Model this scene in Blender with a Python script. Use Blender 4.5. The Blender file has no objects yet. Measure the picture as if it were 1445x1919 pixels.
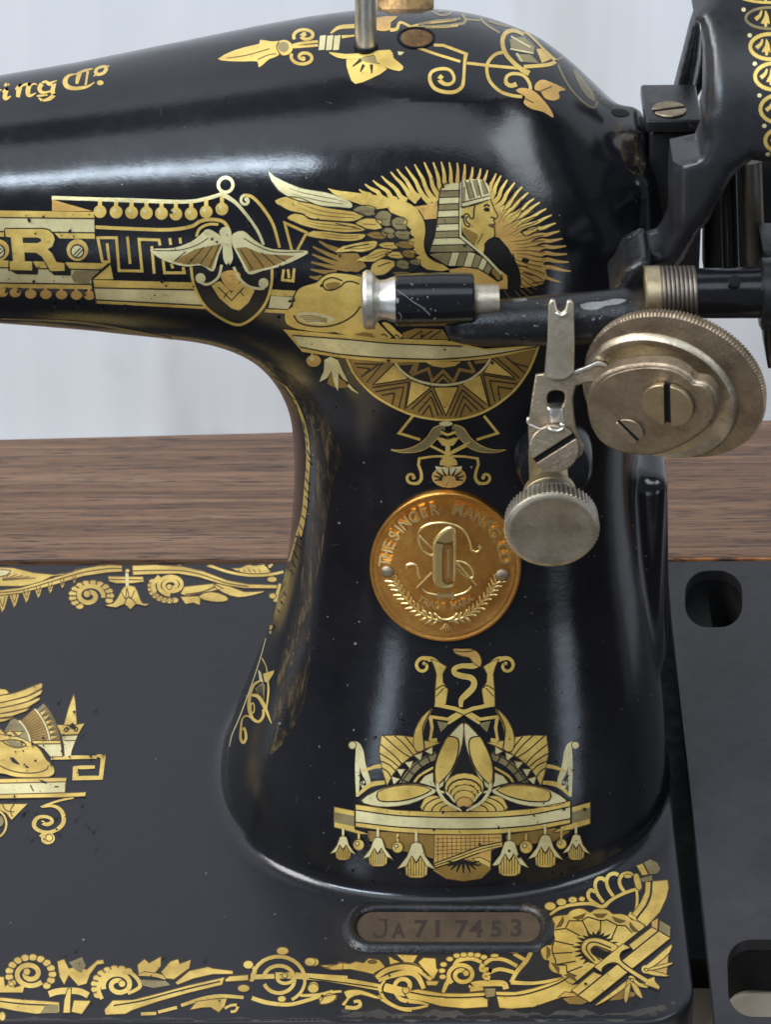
import bpy, bmesh, math, random
import numpy as np
from mathutils import Vector, Matrix
from mathutils.bvhtree import BVHTree
from mathutils.geometry import delaunay_2d_cdt

random.seed(7); rng = np.random.RandomState(7)
scene = bpy.context.scene
scene.unit_settings.scale_length = 0.01          # 1 unit = 1 cm
COL = scene.collection
R = math.radians

# ------------------------------------------------------------------ camera
W, H, F = 1445.0, 1919.0, 7000.0                  # photograph size and focal length in its pixels
PITCH, ROLL = R(32), R(0.45)
D0 = 88.0
vd = Vector((0, math.cos(PITCH), -math.sin(PITCH)))
vu0 = Vector((0, math.sin(PITCH), math.cos(PITCH)))
vr0 = Vector((1, 0, 0))
vr = vr0*math.cos(ROLL) - vu0*math.sin(ROLL)
vu = vr0*math.sin(ROLL) + vu0*math.cos(ROLL)
CAM = -vd*D0 + vu0*(D0*480/F)
cam = bpy.data.cameras.new('camera'); camo = bpy.data.objects.new('camera', cam); COL.objects.link(camo)
camo.matrix_world = Matrix((( vr.x, vu.x, -vd.x, CAM.x), (vr.y, vu.y, -vd.y, CAM.y), (vr.z, vu.z, -vd.z, CAM.z), (0,0,0,1)))
cam.sensor_fit = 'VERTICAL'; cam.sensor_height = 24; cam.sensor_width = 24; cam.lens = F/H*24
cam.clip_start = 1; cam.clip_end = 3000
cam.dof.use_dof = True; cam.dof.focus_distance = 84.0; cam.dof.aperture_fstop = 0.45
scene.camera = camo
def ray(px, py):
    return (vd + vr*((px-W/2)/F) - vu*((py-H/2)/F)).normalized()
def onY(px, py, Y):
    d = ray(px, py); return CAM + d*((Y-CAM.y)/d.y)
def onZ(px, py, Z):
    d = ray(px, py); return CAM + d*((Z-CAM.z)/d.z)
def onP(px, py, o, n):
    d = ray(px, py); return CAM + d*((o-CAM).dot(n)/d.dot(n))

# ------------------------------------------------------------------ light
world = bpy.data.worlds.new('World'); scene.world = world; world.use_nodes = True
wn = world.node_tree.nodes; wl = world.node_tree.links
bg = wn['Background']; bg.inputs[0].default_value = (0.80, 0.88, 1.0, 1); bg.inputs[1].default_value = 0.16
def area(name, loc, target, sx, sy, power, col):
    l = bpy.data.lights.new(name, 'AREA'); l.shape = 'RECTANGLE'; l.size = sx; l.size_y = sy
    l.energy = power; l.color = col
    o = bpy.data.objects.new(name, l); COL.objects.link(o); o.location = loc
    o.rotation_euler = (Vector(target)-Vector(loc)).to_track_quat('-Z', 'Y').to_euler()
    return o
def lamp_dir(name, az, el, dist, w, h, radiance, col, at=(0, -3, 12)):
    """softbox seen from the machine at azimuth az (0 = towards the viewer) and elevation el"""
    a, e = R(az), R(el); p = (at[0]+dist*math.cos(e)*math.sin(a), at[1]-dist*math.cos(e)*math.cos(a), at[2]+dist*math.sin(e))
    return area(name, p, at, w, h, radiance*math.pi*w*h, col)
lamp_dir('window_lamp', -36, 41, 200, 96, 18, 29, (0.74, 0.87, 1.0))
lamp_dir('wide_fill', -12, 62, 210, 360, 90, 1.5, (0.82, 0.91, 1.0))  # broad light added to brighten the wall behind and the arm top
lamp_dir('left_wall_fill', -76, 42, 190, 90, 80, 12, (0.98, 0.97, 0.98), (0, 8, 5))  # added out of view on the left to brighten the wall
lamp_dir('side_lamp', 66, 38, 170, 80, 50, 5, (0.86, 0.93, 1.0))
lamp_dir('low_left_fill', -31, -13, 190, 30, 54, 3.6, (0.74, 0.86, 1.0), (0, -4, 5))  # added low light, stands in for bright floor mirrored in the pillar
lamp_dir('low_right_fill', 46, -17, 190, 40, 56, 2.2, (0.74, 0.86, 1.0), (4, -4, 5))  # added low light for the pillar's right-hand streak
vs = scene.view_settings
vs.view_transform = 'Standard'; vs.look = 'None'; vs.exposure = 0.3; vs.gamma = 1.0

# ------------------------------------------------------------------ materials
def newmat(name):
    m = bpy.data.materials.new(name); m.use_nodes = True
    return m, m.node_tree.nodes, m.node_tree.links, m.node_tree.nodes['Principled BSDF']
def ramp(n, stops):
    r = n.new('ShaderNodeValToRGB')
    els = r.color_ramp.elements
    while len(els) < len(stops): els.new(0.5)
    for e, (p, c) in zip(els, stops):
        e.position = p; e.color = (*c, 1) if len(c) == 3 else c
    return r
def noise(n, l, scale, detail=4, rough=0.55, vec=None, dist=0):
    t = n.new('ShaderNodeTexNoise'); t.inputs['Scale'].default_value = scale
    t.inputs['Detail'].default_value = detail; t.inputs['Roughness'].default_value = rough
    t.inputs['Distortion'].default_value = dist
    if vec: l.new(vec, t.inputs['Vector'])
    return t
def mapping(n, l, scale=(1,1,1), rot=(0,0,0)):
    g = n.new('ShaderNodeNewGeometry'); m = n.new('ShaderNodeMapping')
    m.inputs['Scale'].default_value = scale; m.inputs['Rotation'].default_value = rot
    l.new(g.outputs['Position'], m.inputs['Vector']); return m.outputs['Vector']
def mixc(n, l, fac, a, b):
    m = n.new('ShaderNodeMix'); m.data_type = 'RGBA'
    if isinstance(fac, float): m.inputs[0].default_value = fac
    else: l.new(fac, m.inputs[0])
    for s, v in ((6, a), (7, b)):
        if isinstance(v, tuple): m.inputs[s].default_value = (*v, 1)
        else: l.new(v, m.inputs[s])
    return m.outputs[2]
def mathn(n, l, op, a, b=0.0):
    m = n.new('ShaderNodeMath'); m.operation = op
    for s, v in ((0, a), (1, b)):
        if isinstance(v, (int, float)): m.inputs[s].default_value = v
        else: l.new(v, m.inputs[s])
    return m.outputs[0]
def bumpn(n, l, h, strength, dist):
    b = n.new('ShaderNodeBump'); b.inputs['Strength'].default_value = strength; b.inputs['Distance'].default_value = dist
    l.new(h, b.inputs['Height']); return b.outputs['Normal']

def lacquer(name, base, rough, specks=0.5, wear=0.0, spec=0.5, bump=0.35, bed=False):
    """old black japan lacquer: faint orange peel, dust specks, scuffs and rusty wear"""
    m, n, l, b = newmat(name)
    v = mapping(n, l)
    big = noise(n, l, 0.35, 5, 0.6, v); mid = noise(n, l, 3.0, 5, 0.65, v); fine = noise(n, l, 22, 3, 0.6, v)
    col = mixc(n, l, ramp_out(n, l, big.outputs[0], 0.4, 0.7), base, tuple(c*1.7+0.002 for c in base))
    # dust specks: tiny voronoi cells, only some
    vo = n.new('ShaderNodeTexVoronoi'); vo.inputs['Scale'].default_value = 3.2; l.new(v, vo.inputs['Vector'])
    dv = mathn(n, l, 'LESS_THAN', mathn(n, l, 'ADD', vo.outputs['Distance'], mathn(n, l, 'MULTIPLY', fine.outputs[0], 0.08)), 0.078)
    sep = n.new('ShaderNodeSeparateColor'); l.new(vo.outputs['Color'], sep.inputs[0])
    pick = mathn(n, l, 'GREATER_THAN', sep.outputs[0], 1-specks*0.42)
    sp = mathn(n, l, 'MULTIPLY', dv, pick)
    sp = mathn(n, l, 'MULTIPLY', sp, mathn(n, l, 'MULTIPLY', sep.outputs[1], 0.55))
    col = mixc(n, l, sp, col, (0.30, 0.29, 0.28))
    if wear:
        wm = noise(n, l, 1.1, 7, 0.72, v, 0.6)
        wf = ramp_out(n, l, wm.outputs[0], 0.66-wear*0.16, 0.72-wear*0.14)
        col = mixc(n, l, wf, col, (0.055, 0.038, 0.026))
    if bed:      # the flat bed is rubbed dull and dusty, the upright casting stays glossy
        gg = n.new('ShaderNodeNewGeometry'); sx = n.new('ShaderNodeSeparateXYZ'); l.new(gg.outputs['Position'], sx.inputs[0])
        bf = mathn(n, l, 'SUBTRACT', 1.0, ramp_out(n, l, sx.outputs[2], 0.0, 0.12))
        col = mixc(n, l, bf, col, (0.0145, 0.0142, 0.017))
    l.new(col, b.inputs['Base Color'])
    rr = n.new('ShaderNodeMapRange'); rr.inputs[1].default_value = 0.3; rr.inputs[2].default_value = 0.7
    rr.inputs[3].default_value = rough*0.85; rr.inputs[4].default_value = rough*1.35
    l.new(mid.outputs[0], rr.inputs[0])
    l.new(mathn(n, l, 'ADD', rr.outputs[0], mathn(n, l, 'MULTIPLY', sp, 0.6)), b.inputs['Roughness'])
    if bed:
        ro = b.inputs['Roughness'].links[0].from_socket
        l.new(mathn(n, l, 'ADD', ro, mathn(n, l, 'MULTIPLY', bf, 0.14)), b.inputs['Roughness'])
    b.inputs['Specular IOR Level'].default_value = spec
    if bed: l.new(mathn(n, l, 'ADD', spec, mathn(n, l, 'MULTIPLY', bf, -0.15)), b.inputs['Specular IOR Level'])
    hh = mathn(n, l, 'ADD', mathn(n, l, 'MULTIPLY', mid.outputs[0], 0.6), mathn(n, l, 'MULTIPLY', fine.outputs[0], 0.25))
    hh = mathn(n, l, 'ADD', hh, mathn(n, l, 'MULTIPLY', sp, 0.7))
    l.new(bumpn(n, l, hh, bump, 0.05), b.inputs['Normal'])
    return m
def ramp_out(n, l, inp, lo, hi):
    mr = n.new('ShaderNodeMapRange'); mr.inputs[1].default_value = lo; mr.inputs[2].default_value = hi
    mr.clamp = True
    l.new(inp, mr.inputs[0]); return mr.outputs[0]

M = {}
M['body'] = lacquer('black_japan_lacquer', (0.0045, 0.0045, 0.006), 0.15, 0.55, 0.0, 0.5, 0.12, True)
M['cast'] = lacquer('worn_black_casting', (0.007, 0.007, 0.008), 0.27, 0.8, 0.30, 0.45, 0.6)
M['plate'] = lacquer('satin_black_plate', (0.017, 0.0165, 0.019), 0.38, 0.45, 0.0, 0.40, 0.15)
M['matt_black'] = lacquer('dull_black', (0.006, 0.006, 0.006), 0.6, 0.2, 0.0, 0.2)  # dull black for holes, sockets, slots and backings
M['plate2'] = lacquer('satin_black_wheel', (0.011, 0.011, 0.013), 0.30, 0.5, 0.0, 0.5, 0.2)

def goldmat(name, a, b_, metal=0.6, rough=0.36, coat=0.35, wear=0.6):
    m, n, l, b = newmat(name)
    v = mapping(n, l)
    big = noise(n, l, 0.9, 4, 0.6, v); fine = noise(n, l, 9, 5, 0.7, v)
    col = mixc(n, l, ramp_out(n, l, big.outputs[0], 0.40, 0.62), a, tuple(c*0.86 for c in b_))
    col = mixc(n, l, ramp_out(n, l, fine.outputs[0], wear, wear+0.14), col, tuple(c*0.45 for c in b_))
    chip = noise(n, l, 4.2, 6, 0.75, v, 0.4)
    cf = ramp_out(n, l, chip.outputs[0], 0.73, 0.745)
    col = mixc(n, l, cf, col, (0.010, 0.009, 0.008))
    l.new(col, b.inputs['Base Color'])
    l.new(mathn(n, l, 'MULTIPLY', mathn(n, l, 'SUBTRACT', 1.0, cf), metal), b.inputs['Metallic'])
    b.inputs['Roughness'].default_value = rough
    b.inputs['Coat Weight'].default_value = coat; b.inputs['Coat Roughness'].default_value = 0.25
    l.new(bumpn(n, l, mathn(n, l, 'ADD', fine.outputs[0], big.outputs[0]), 0.25, 0.03), b.inputs['Normal'])
    return m
M['gold'] = goldmat('gilt_transfer', (0.92, 0.65, 0.17), (0.70, 0.46, 0.105))
M['pale'] = goldmat('pale_gilt_transfer', (0.90, 0.79, 0.42), (0.76, 0.66, 0.33))
M['dark'] = goldmat('dark_gilt_transfer', (0.40, 0.24, 0.055), (0.30, 0.18, 0.045))
M['olive'] = goldmat('olive_gilt_transfer', (0.36, 0.29, 0.13), (0.26, 0.20, 0.09))
M['orange'] = goldmat('orange_gilt_transfer', (0.84, 0.50, 0.14), (0.66, 0.38, 0.10))
m_, n_, l_, b_ = newmat('transfer_line_ink'); b_.inputs['Base Color'].default_value = (0.008, 0.007, 0.006, 1); b_.inputs['Roughness'].default_value = 0.35
M['ink'] = m_
m_, n_, l_, b_ = newmat('brown_line_ink'); b_.inputs['Base Color'].default_value = (0.09, 0.05, 0.012, 1); b_.inputs['Roughness'].default_value = 0.4
M['ink2'] = m_

def metal(name, a, b_, rough=0.32, grime=0.5, gcol=(0.05, 0.035, 0.02), scratch=0.3, metalness=1.0):
    m, n, l, b = newmat(name)
    v = mapping(n, l)
    big = noise(n, l, 0.9, 5, 0.65, v); mid = noise(n, l, 4.5, 6, 0.7, v, 0.8)
    sv = mapping(n, l, (60, 3, 60), (0.3, 0.5, 0.8)); sc = noise(n, l, 1.0, 3, 0.5, sv)
    col = mixc(n, l, ramp_out(n, l, big.outputs[0], 0.35, 0.65), a, b_)
    gf = mathn(n, l, 'MULTIPLY', ramp_out(n, l, mid.outputs[0], 0.72-grime*0.3, 0.95-grime*0.25), 0.85)
    col = mixc(n, l, gf, col, gcol)
    l.new(col, b.inputs['Base Color'])
    b.inputs['Metallic'].default_value = metalness
    l.new(mathn(n, l, 'MULTIPLY', mathn(n, l, 'SUBTRACT', 1.0, mathn(n, l, 'MULTIPLY', gf, 0.5)), metalness), b.inputs['Metallic'])
    fv = mapping(n, l, (1, 1, 1), (0.2, 0.9, 0.4)); wv = n.new('ShaderNodeTexWave'); wv.inputs['Scale'].default_value = 2.2; wv.inputs['Distortion'].default_value = 18; wv.inputs['Detail'].default_value = 3; wv.inputs['Detail Scale'].default_value = 1.4
    l.new(fv, wv.inputs['Vector']); scf = ramp_out(n, l, wv.outputs[0], 0.965, 0.995)
    col = mixc(n, l, mathn(n, l, 'MULTIPLY', scf, 0.22), col, tuple(min(1, c*1.5) for c in a)); l.new(col, b.inputs['Base Color'])
    l.new(mathn(n, l, 'ADD', rough, mathn(n, l, 'MULTIPLY', mid.outputs[0], 0.22)), b.inputs['Roughness'])
    hh = mathn(n, l, 'ADD', mathn(n, l, 'MULTIPLY', sc.outputs[0], 0.4), mid.outputs[0])
    l.new(bumpn(n, l, hh, scratch, 0.03), b.inputs['Normal'])
    return m
M['nickel'] = metal('tarnished_nickel', (0.64, 0.57, 0.45), (0.38, 0.32, 0.23), 0.34, 0.55)
M['nickel2'] = metal('brighter_nickel', (0.74, 0.71, 0.65), (0.54, 0.50, 0.42), 0.26, 0.4)
M['bronze'] = metal('tarnished_steel_plate', (0.47, 0.38, 0.27), (0.27, 0.205, 0.14), 0.32, 0.75, (0.07, 0.045, 0.025), 0.7)
M['brass'] = metal('old_brass', (0.56, 0.46, 0.29), (0.40, 0.32, 0.20), 0.30, 0.4)
M['copper'] = metal('embossed_brass_badge', (0.64, 0.33, 0.08), (0.44, 0.18, 0.045), 0.26, 0.55, (0.08, 0.035, 0.012), 0.5)
M['copper_lit'] = metal('brightened_brass_relief', (1.0, 0.76, 0.34), (0.90, 0.60, 0.22), 0.20, 0.12, (0.3, 0.15, 0.04), 0.2)  # relief highlights painted in as a brighter copy of the badge metal
M['spring'] = metal('spring_steel', (0.22, 0.19, 0.16), (0.14, 0.12, 0.10), 0.35, 0.5)
M['serial'] = metal('bare_brown_metal', (0.11, 0.075, 0.05), (0.07, 0.05, 0.035), 0.55, 0.5, (0.03, 0.02, 0.013), 0.5, 0.5)

# ------------------------------------------------------------------ object helpers
def link(name, me, mats=(), parent=None, smooth=True, **props):
    o = bpy.data.objects.new(name, me); COL.objects.link(o)
    for m in mats: me.materials.append(m)
    if smooth: me.polygons.foreach_set('use_smooth', [True]*len(me.polygons))
    if parent: o.parent = parent
    for k, v_ in props.items(): o[k] = v_
    return o
def frame(n, up=(0,0,1)):
    n = Vector(n).normalized(); up = Vector(up)
    if abs(n.dot(up)) > 0.95: up = Vector((0,1,0))
    u = up.cross(n).normalized(); v = n.cross(u)
    return u, v, n
def sharp(me, ang=35):
    me.set_sharp_from_angle(angle=R(ang))
def lathe(name, o, n, prof, mat, parent=None, seg=48, squash=(1,1), up=(0,0,1), knurl=None, ang=35, **kw):
    """prof = [(distance along n, radius)...]; knurl=(i0,i1,count,depth) ridges rings i0..i1"""
    u, v, n = frame(n, up); o = Vector(o); vs_, fs = [], []
    if knurl: seg = knurl[2]*4
    for i, (t, r) in enumerate(prof):
        for k in range(seg):
            a = 2*math.pi*k/seg; rr = r
            if knurl and knurl[0] <= i <= knurl[1] and k % 4 in (2, 3): rr = r-knurl[3]
            vs_.append(o + n*t + u*(math.cos(a)*rr*squash[0]) + v*(math.sin(a)*rr*squash[1]))
    for i in range(len(prof)-1):
        for k in range(seg):
            k2 = (k+1) % seg
            fs.append((i*seg+k, i*seg+k2, (i+1)*seg+k2, (i+1)*seg+k))
    fs.append(tuple(reversed(range(seg)))); fs.append(tuple((len(prof)-1)*seg+k for k in range(seg)))
    me = bpy.data.meshes.new(name); me.from_pydata([tuple(p) for p in vs_], [], fs); me.update()
    ob = link(name, me, [mat], parent, **kw); sharp(me, ang); return ob
def smoothpoly(pts, n=6, closed=True):
    """Catmull-Rom through the points"""
    P = [Vector(p).to_2d() if len(p) > 2 else Vector(p) for p in pts]; out = []; m = len(P)
    rngm = range(m) if closed else range(m-1)
    for i in rngm:
        if closed: a, b, c, d = P[(i-1) % m], P[i], P[(i+1) % m], P[(i+2) % m]
        else: a, b, c, d = P[max(i-1, 0)], P[i], P[i+1], P[min(i+2, m-1)]
        for k in range(n):
            t = k/n
            out.append(0.5*((2*b)+(c-a)*t+(2*a-5*b+4*c-d)*t*t+(3*b-a-3*c+d)*t*t*t))
    if not closed: out.append(P[-1])
    return [(p.x, p.y) for p in out]
def plate_px(name, pts, o, n, thick, mat, parent=None, bevel=0.04, holes=(), **kw):
    """outline in photo pixels laid on the plane (o, n), thick away from the viewer"""
    o = Vector(o); u, v, n = frame(n)
    loops = [pts]+list(holes); co = []; ed = []; 
    for lp in loops:
        b0 = len(co)
        for (x, y) in lp:
            p = onP(x, y, o, n)-o; co.append(Vector((p.dot(u), p.dot(v))))
        ed += [(b0+i, b0+(i+1) % len(lp)) for i in range(len(lp))]
    return extrude2d(name, co, ed, o, u, v, n, thick, mat, parent, bevel, **kw)
def extrude2d(name, co, ed, o, u, v, n, thick, mat, parent, bevel, **kw):
    r = delaunay_2d_cdt(co, ed, [], 0, 1e-6)
    V2, F2 = r[0], r[2]
    E = [(co[a], co[b]) for a, b in ed]
    def inside(p):
        c = False
        for a, b in E:
            if (a.y > p.y) != (b.y > p.y) and p.x < (b.x-a.x)*(p.y-a.y)/(b.y-a.y)+a.x: c = not c
        return c
    bm = bmesh.new(); bv = [bm.verts.new(o+u*p.x+v*p.y) for p in V2]
    for f in F2:
        c = sum((V2[i] for i in f), Vector((0, 0)))/len(f)
        if inside(c):
            try: bm.faces.new([bv[i] for i in f])
            except ValueError: pass
    for vv in [x for x in bm.verts if not x.link_faces]: bm.verts.remove(vv)
    bmesh.ops.recalc_face_normals(bm, faces=bm.faces)
    if bm.faces and sum((f.normal for f in bm.faces), Vector()).dot(n) < 0:
        for f in bm.faces: f.normal_flip()
    bmesh.ops.dissolve_limit(bm, angle_limit=0.01, verts=bm.verts, edges=bm.edges)
    top = list(bm.faces)
    ret = bmesh.ops.duplicate(bm, geom=top)
    back = [g for g in ret['geom'] if isinstance(g, bmesh.types.BMFace)]
    vmap = ret['vert_map']
    be = [e for f in top for e in f.edges if len(e.link_faces) == 1]
    for g in {vv for f in back for vv in f.verts}: g.co -= n*thick
    for f in back: f.normal_flip()
    for e in set(be):
        a, b = e.verts
        lo = e.link_loops[0]
        a, b = lo.vert, lo.link_loop_next.vert
        try: bm.faces.new((b, a, vmap[a], vmap[b]))
        except ValueError: pass
    me = bpy.data.meshes.new(name); bm.to_mesh(me); bm.free()
    ob = link(name, me, [mat], parent, smooth=False, **kw)
    if bevel:
        md = ob.modifiers.new('b', 'BEVEL'); md.width = bevel; md.segments = 2; md.limit_method = 'ANGLE'; md.angle_limit = R(40)
        md.harden_normals = False
        me.polygons.foreach_set('use_smooth', [True]*len(me.polygons)); sharp(me, 50)
    return ob
def tube(name, pts, r, mat, parent=None, seg=10, closed=False, **kw):
    pts = [Vector(p) for p in pts]; n = len(pts); vs_, fs = [], []
    rs = r if isinstance(r, (list, tuple)) else [r]*n
    prev = None
    for i, p in enumerate(pts):
        t = (pts[min(i+1, n-1)]-pts[max(i-1, 0)]).normalized()
        if prev is None: u, v, _ = frame(t)
        else:
            u = (prev - t*prev.dot(t)).normalized(); v = t.cross(u)
        prev = u
        for k in range(seg):
            a = 2*math.pi*k/seg; vs_.append(p+u*math.cos(a)*rs[i]+v*math.sin(a)*rs[i])
    for i in range(n-1):
        for k in range(seg):
            k2 = (k+1) % seg; fs.append((i*seg+k, i*seg+k2, (i+1)*seg+k2, (i+1)*seg+k))
    fs.append(tuple(reversed(range(seg)))); fs.append(tuple((n-1)*seg+k for k in range(seg)))
    me = bpy.data.meshes.new(name); me.from_pydata([tuple(p) for p in vs_], [], fs); me.update()
    return link(name, me, [mat], parent, **kw)
def boxm(name, lo, hi, mat, parent=None, bevel=0.05, rot=None, seg=3, **kw):
    bm = bmesh.new(); bmesh.ops.create_cube(bm, size=1)
    lo, hi = Vector(lo), Vector(hi)
    for v in bm.verts: v.co = Vector([lo[i]+(v.co[i]+.5)*(hi[i]-lo[i]) for i in range(3)])
    if bevel: bmesh.ops.bevel(bm, geom=list(bm.edges), offset=bevel, segments=seg, affect='EDGES', profile=0.5)
    if rot:
        c = (lo+hi)/2; bmesh.ops.rotate(bm, verts=bm.verts, cent=c, matrix=rot)
    me = bpy.data.meshes.new(name); bm.to_mesh(me); bm.free()
    ob = link(name, me, [mat], parent, **kw); sharp(me, 40); return ob
def empty(name, loc, parent=None, **props):
    o = bpy.data.objects.new(name, None); COL.objects.link(o); o.location = loc; o.empty_display_size = 1
    if parent: o.parent = parent
    for k, v_ in props.items(): o[k] = v_
    return o

m_, n_, l_, b_ = newmat('brown_sheen_and_wear')  # brown film: painted reflection on the left flank, real wear at the ear
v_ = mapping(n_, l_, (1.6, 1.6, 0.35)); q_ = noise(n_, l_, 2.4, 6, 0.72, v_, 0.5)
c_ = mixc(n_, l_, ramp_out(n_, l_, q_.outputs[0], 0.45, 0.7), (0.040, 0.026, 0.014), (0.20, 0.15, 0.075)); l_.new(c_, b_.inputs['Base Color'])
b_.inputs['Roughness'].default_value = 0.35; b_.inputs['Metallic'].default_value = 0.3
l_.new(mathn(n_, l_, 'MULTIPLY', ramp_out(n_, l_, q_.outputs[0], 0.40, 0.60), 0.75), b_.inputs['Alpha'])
M['sheen_wear'] = m_
m_, n_, l_, b_ = newmat('pale_chip'); b_.inputs['Base Color'].default_value = (0.14, 0.135, 0.13, 1); b_.inputs['Roughness'].default_value = 0.5
M['chip'] = m_

m_, n_, l_, b_ = newmat('punched_recess'); b_.inputs['Base Color'].default_value = (0.022, 0.014, 0.010, 1); b_.inputs['Roughness'].default_value = 0.7
M['punch'] = m_
# ================================================================== the cast body (one implicit surface, meshed)
def tab(xs, ys, sig=0.35):
    fx = np.linspace(min(xs)-3, max(xs)+3, 2000); fy = np.interp(fx, xs, ys)
    k = np.arange(-200, 201)*(fx[1]-fx[0]); g = np.exp(-0.5*(k/sig)**2); g /= g.sum()
    fy = np.convolve(np.pad(fy, 200, mode='edge'), g, mode='valid')
    return lambda t: np.interp(t, fx, fy).astype(np.float32)
# pillar outline read off at its mid plane (Y=0): photo row -> left, right
rows = [(1440, 417, 1250), (1400, 425, 1249), (1360, 438, 1246), (1300, 462, 1242), (1200, 503, 1230), (1100, 532, 1214),
        (1000, 545, 1200), (900, 552, 1192), (830, 551, 1190), (770, 546, 1193), (715, 540, 1200), (660, 540, 1206), (560, 560, 1208), (450, 590, 1208)]
pz, pcx, pa = [], [], []
for (py, xl, xr) in rows:
    A = onY(xl, py, 0); B = onY(xr, py, 0)
    pz.append((A.z+B.z)/2); pcx.append((A.x+B.x)/2); pa.append((B.x-A.x)/2)
pz += [15.4, 16.4, 17.2, 19]; pcx += [2.1, 1.9, 1.6, 1.2]; pa += [3.3, 2.5, 1.3, 0.25]
PCX = tab(pz, pcx, 0.3); PA = tab(pz, pa, 0.3)
PB = tab([0, .5, 1.3, 2.5, 4, 6, 9, 12, 14, 15.6, 16.4, 17.2, 19], [5.1, 4.95, 4.7, 4.3, 3.95, 3.65, 3.5, 3.5, 3.4, 3.0, 2.2, 1.2, 0.25], 0.35)
# arm: photo column -> silhouette top, bottom
cols = [(-160, 172, 600), (0, 143, 606), (150, 118, 618), (300, 88, 634), (400, 68, 645), (500, 48, 655), (600, 30, 660), (700, 22, 662),
        (800, 19, 660), (870, 26, 650), (930, 42, 630), (1000, 76, 600), (1060, 112, 560), (1110, 158, 520), (1150, 200, 480), (1185, 250, 430), (1205, 300, 380)]
ax, azc, ar = [], [], []
for (px, t, b_) in cols:
    c = onY(px, (t+b_)/2, 0); dep = (c-CAM).dot(vd); ax.append(c.x); azc.append(c.z); ar.append((b_-t)/2/F*dep)
AZ = tab(ax, azc, 0.3); AR = tab(ax, ar, 0.22)
XEND = onY(1212, 340, 0).x
bx0, bx1 = -13.0, onZ(1302, 1850, 0).x
by0, by1 = onZ(700, 1920, 0).y, onZ(700, 1049, 0).y
BEDC = Vector(((bx0+bx1)/2, (by0+by1)/2, -1.2))
def smin(a, b, k):
    h = np.maximum(k-np.abs(a-b), 0)/k
    return np.minimum(a, b)-h*h*k*0.25
def rbox(x, y, z, c, hx, hy, hz, r):
    qx = np.abs(x-c[0])-hx+r; qy = np.abs(y-c[1])-hy+r; qz = np.abs(z-c[2])-hz+r
    return np.sqrt(np.maximum(qx, 0)**2+np.maximum(qy, 0)**2+np.maximum(qz, 0)**2)+np.minimum(np.maximum(qx, np.maximum(qy, qz)), 0)-r
EAR0 = onY(1180, 214, -0.3)
BY1R = onZ(1252, 1090, 0).x          # bed's right edge at the back (it is not quite square to the lens)
CVX = onY(1247, 1050, -0.5).x; CVT = onY(1230, 892, -0.6).z; CVB = onY(1230, 1246, -0.6).z
def bed_f(x, y, z):
    sh = (bx1-BY1R)*(y-by0)/(by1-by0)
    xx = x+sh*0.0
    hx = (bx1-bx0)/2; hy = (by1-by0)/2
    rc = 1.3
    qx = np.abs(xx-BEDC.x)-hx+rc; qy = np.abs(y-BEDC.y)-hy+rc
    d2 = np.sqrt(np.maximum(qx, 0)**2+np.maximum(qy, 0)**2)+np.minimum(np.maximum(qx, qy), 0)-rc
    rr = 0.17; wz = np.abs(z+0.8)-0.8
    a = d2+rr; b = wz+rr
    return np.sqrt(np.maximum(a, 0)**2+np.maximum(b, 0)**2)+np.minimum(np.maximum(a, b), 0)-rr
def body_f(x, y, z):
    n = 2.35
    a = PA(z); b = PB(z); dx = np.abs(x-PCX(z)); dy = np.abs(y)
    p = ((dx/a)**n+(dy/b)**n+1e-9)**(1/n)
    fp = (p-1)*np.minimum(a, b)*0.92
    fp = np.maximum(fp, -z-0.5); fp = np.maximum(fp, z-16.9)
    r = AR(x); q = np.sqrt(y**2+(z-AZ(x))**2+1e-9)
    fa = (q-r)*0.95
    fa = np.maximum(fa, x-XEND)
    f = smin(fa, fp, 2.2)
    # bearing ear at the right-hand end
    ear = rbox(x, y, z, (EAR0.x-0.05, -0.5, EAR0.z-2.0), 0.40, 0.75, 2.05, 0.35)
    f = smin(f, ear, 0.5)
    low = rbox(x, y, z, (EAR0.x-0.1, -0.3, EAR0.z-2.6), 0.50, 1.7, 1.9, 0.5)
    f = smin(f, low, 0.7)
    # cover on the right flank
    f = smin(f, rbox(x, y, z, (CVX-1.2, 1.1, (CVT+CVB)/2), 1.2, 1.9, (CVT-CVB)/2, 0.35), 0.5)
    f = smin(f, bed_f(x, y, z), 0.34)
    return f
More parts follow.
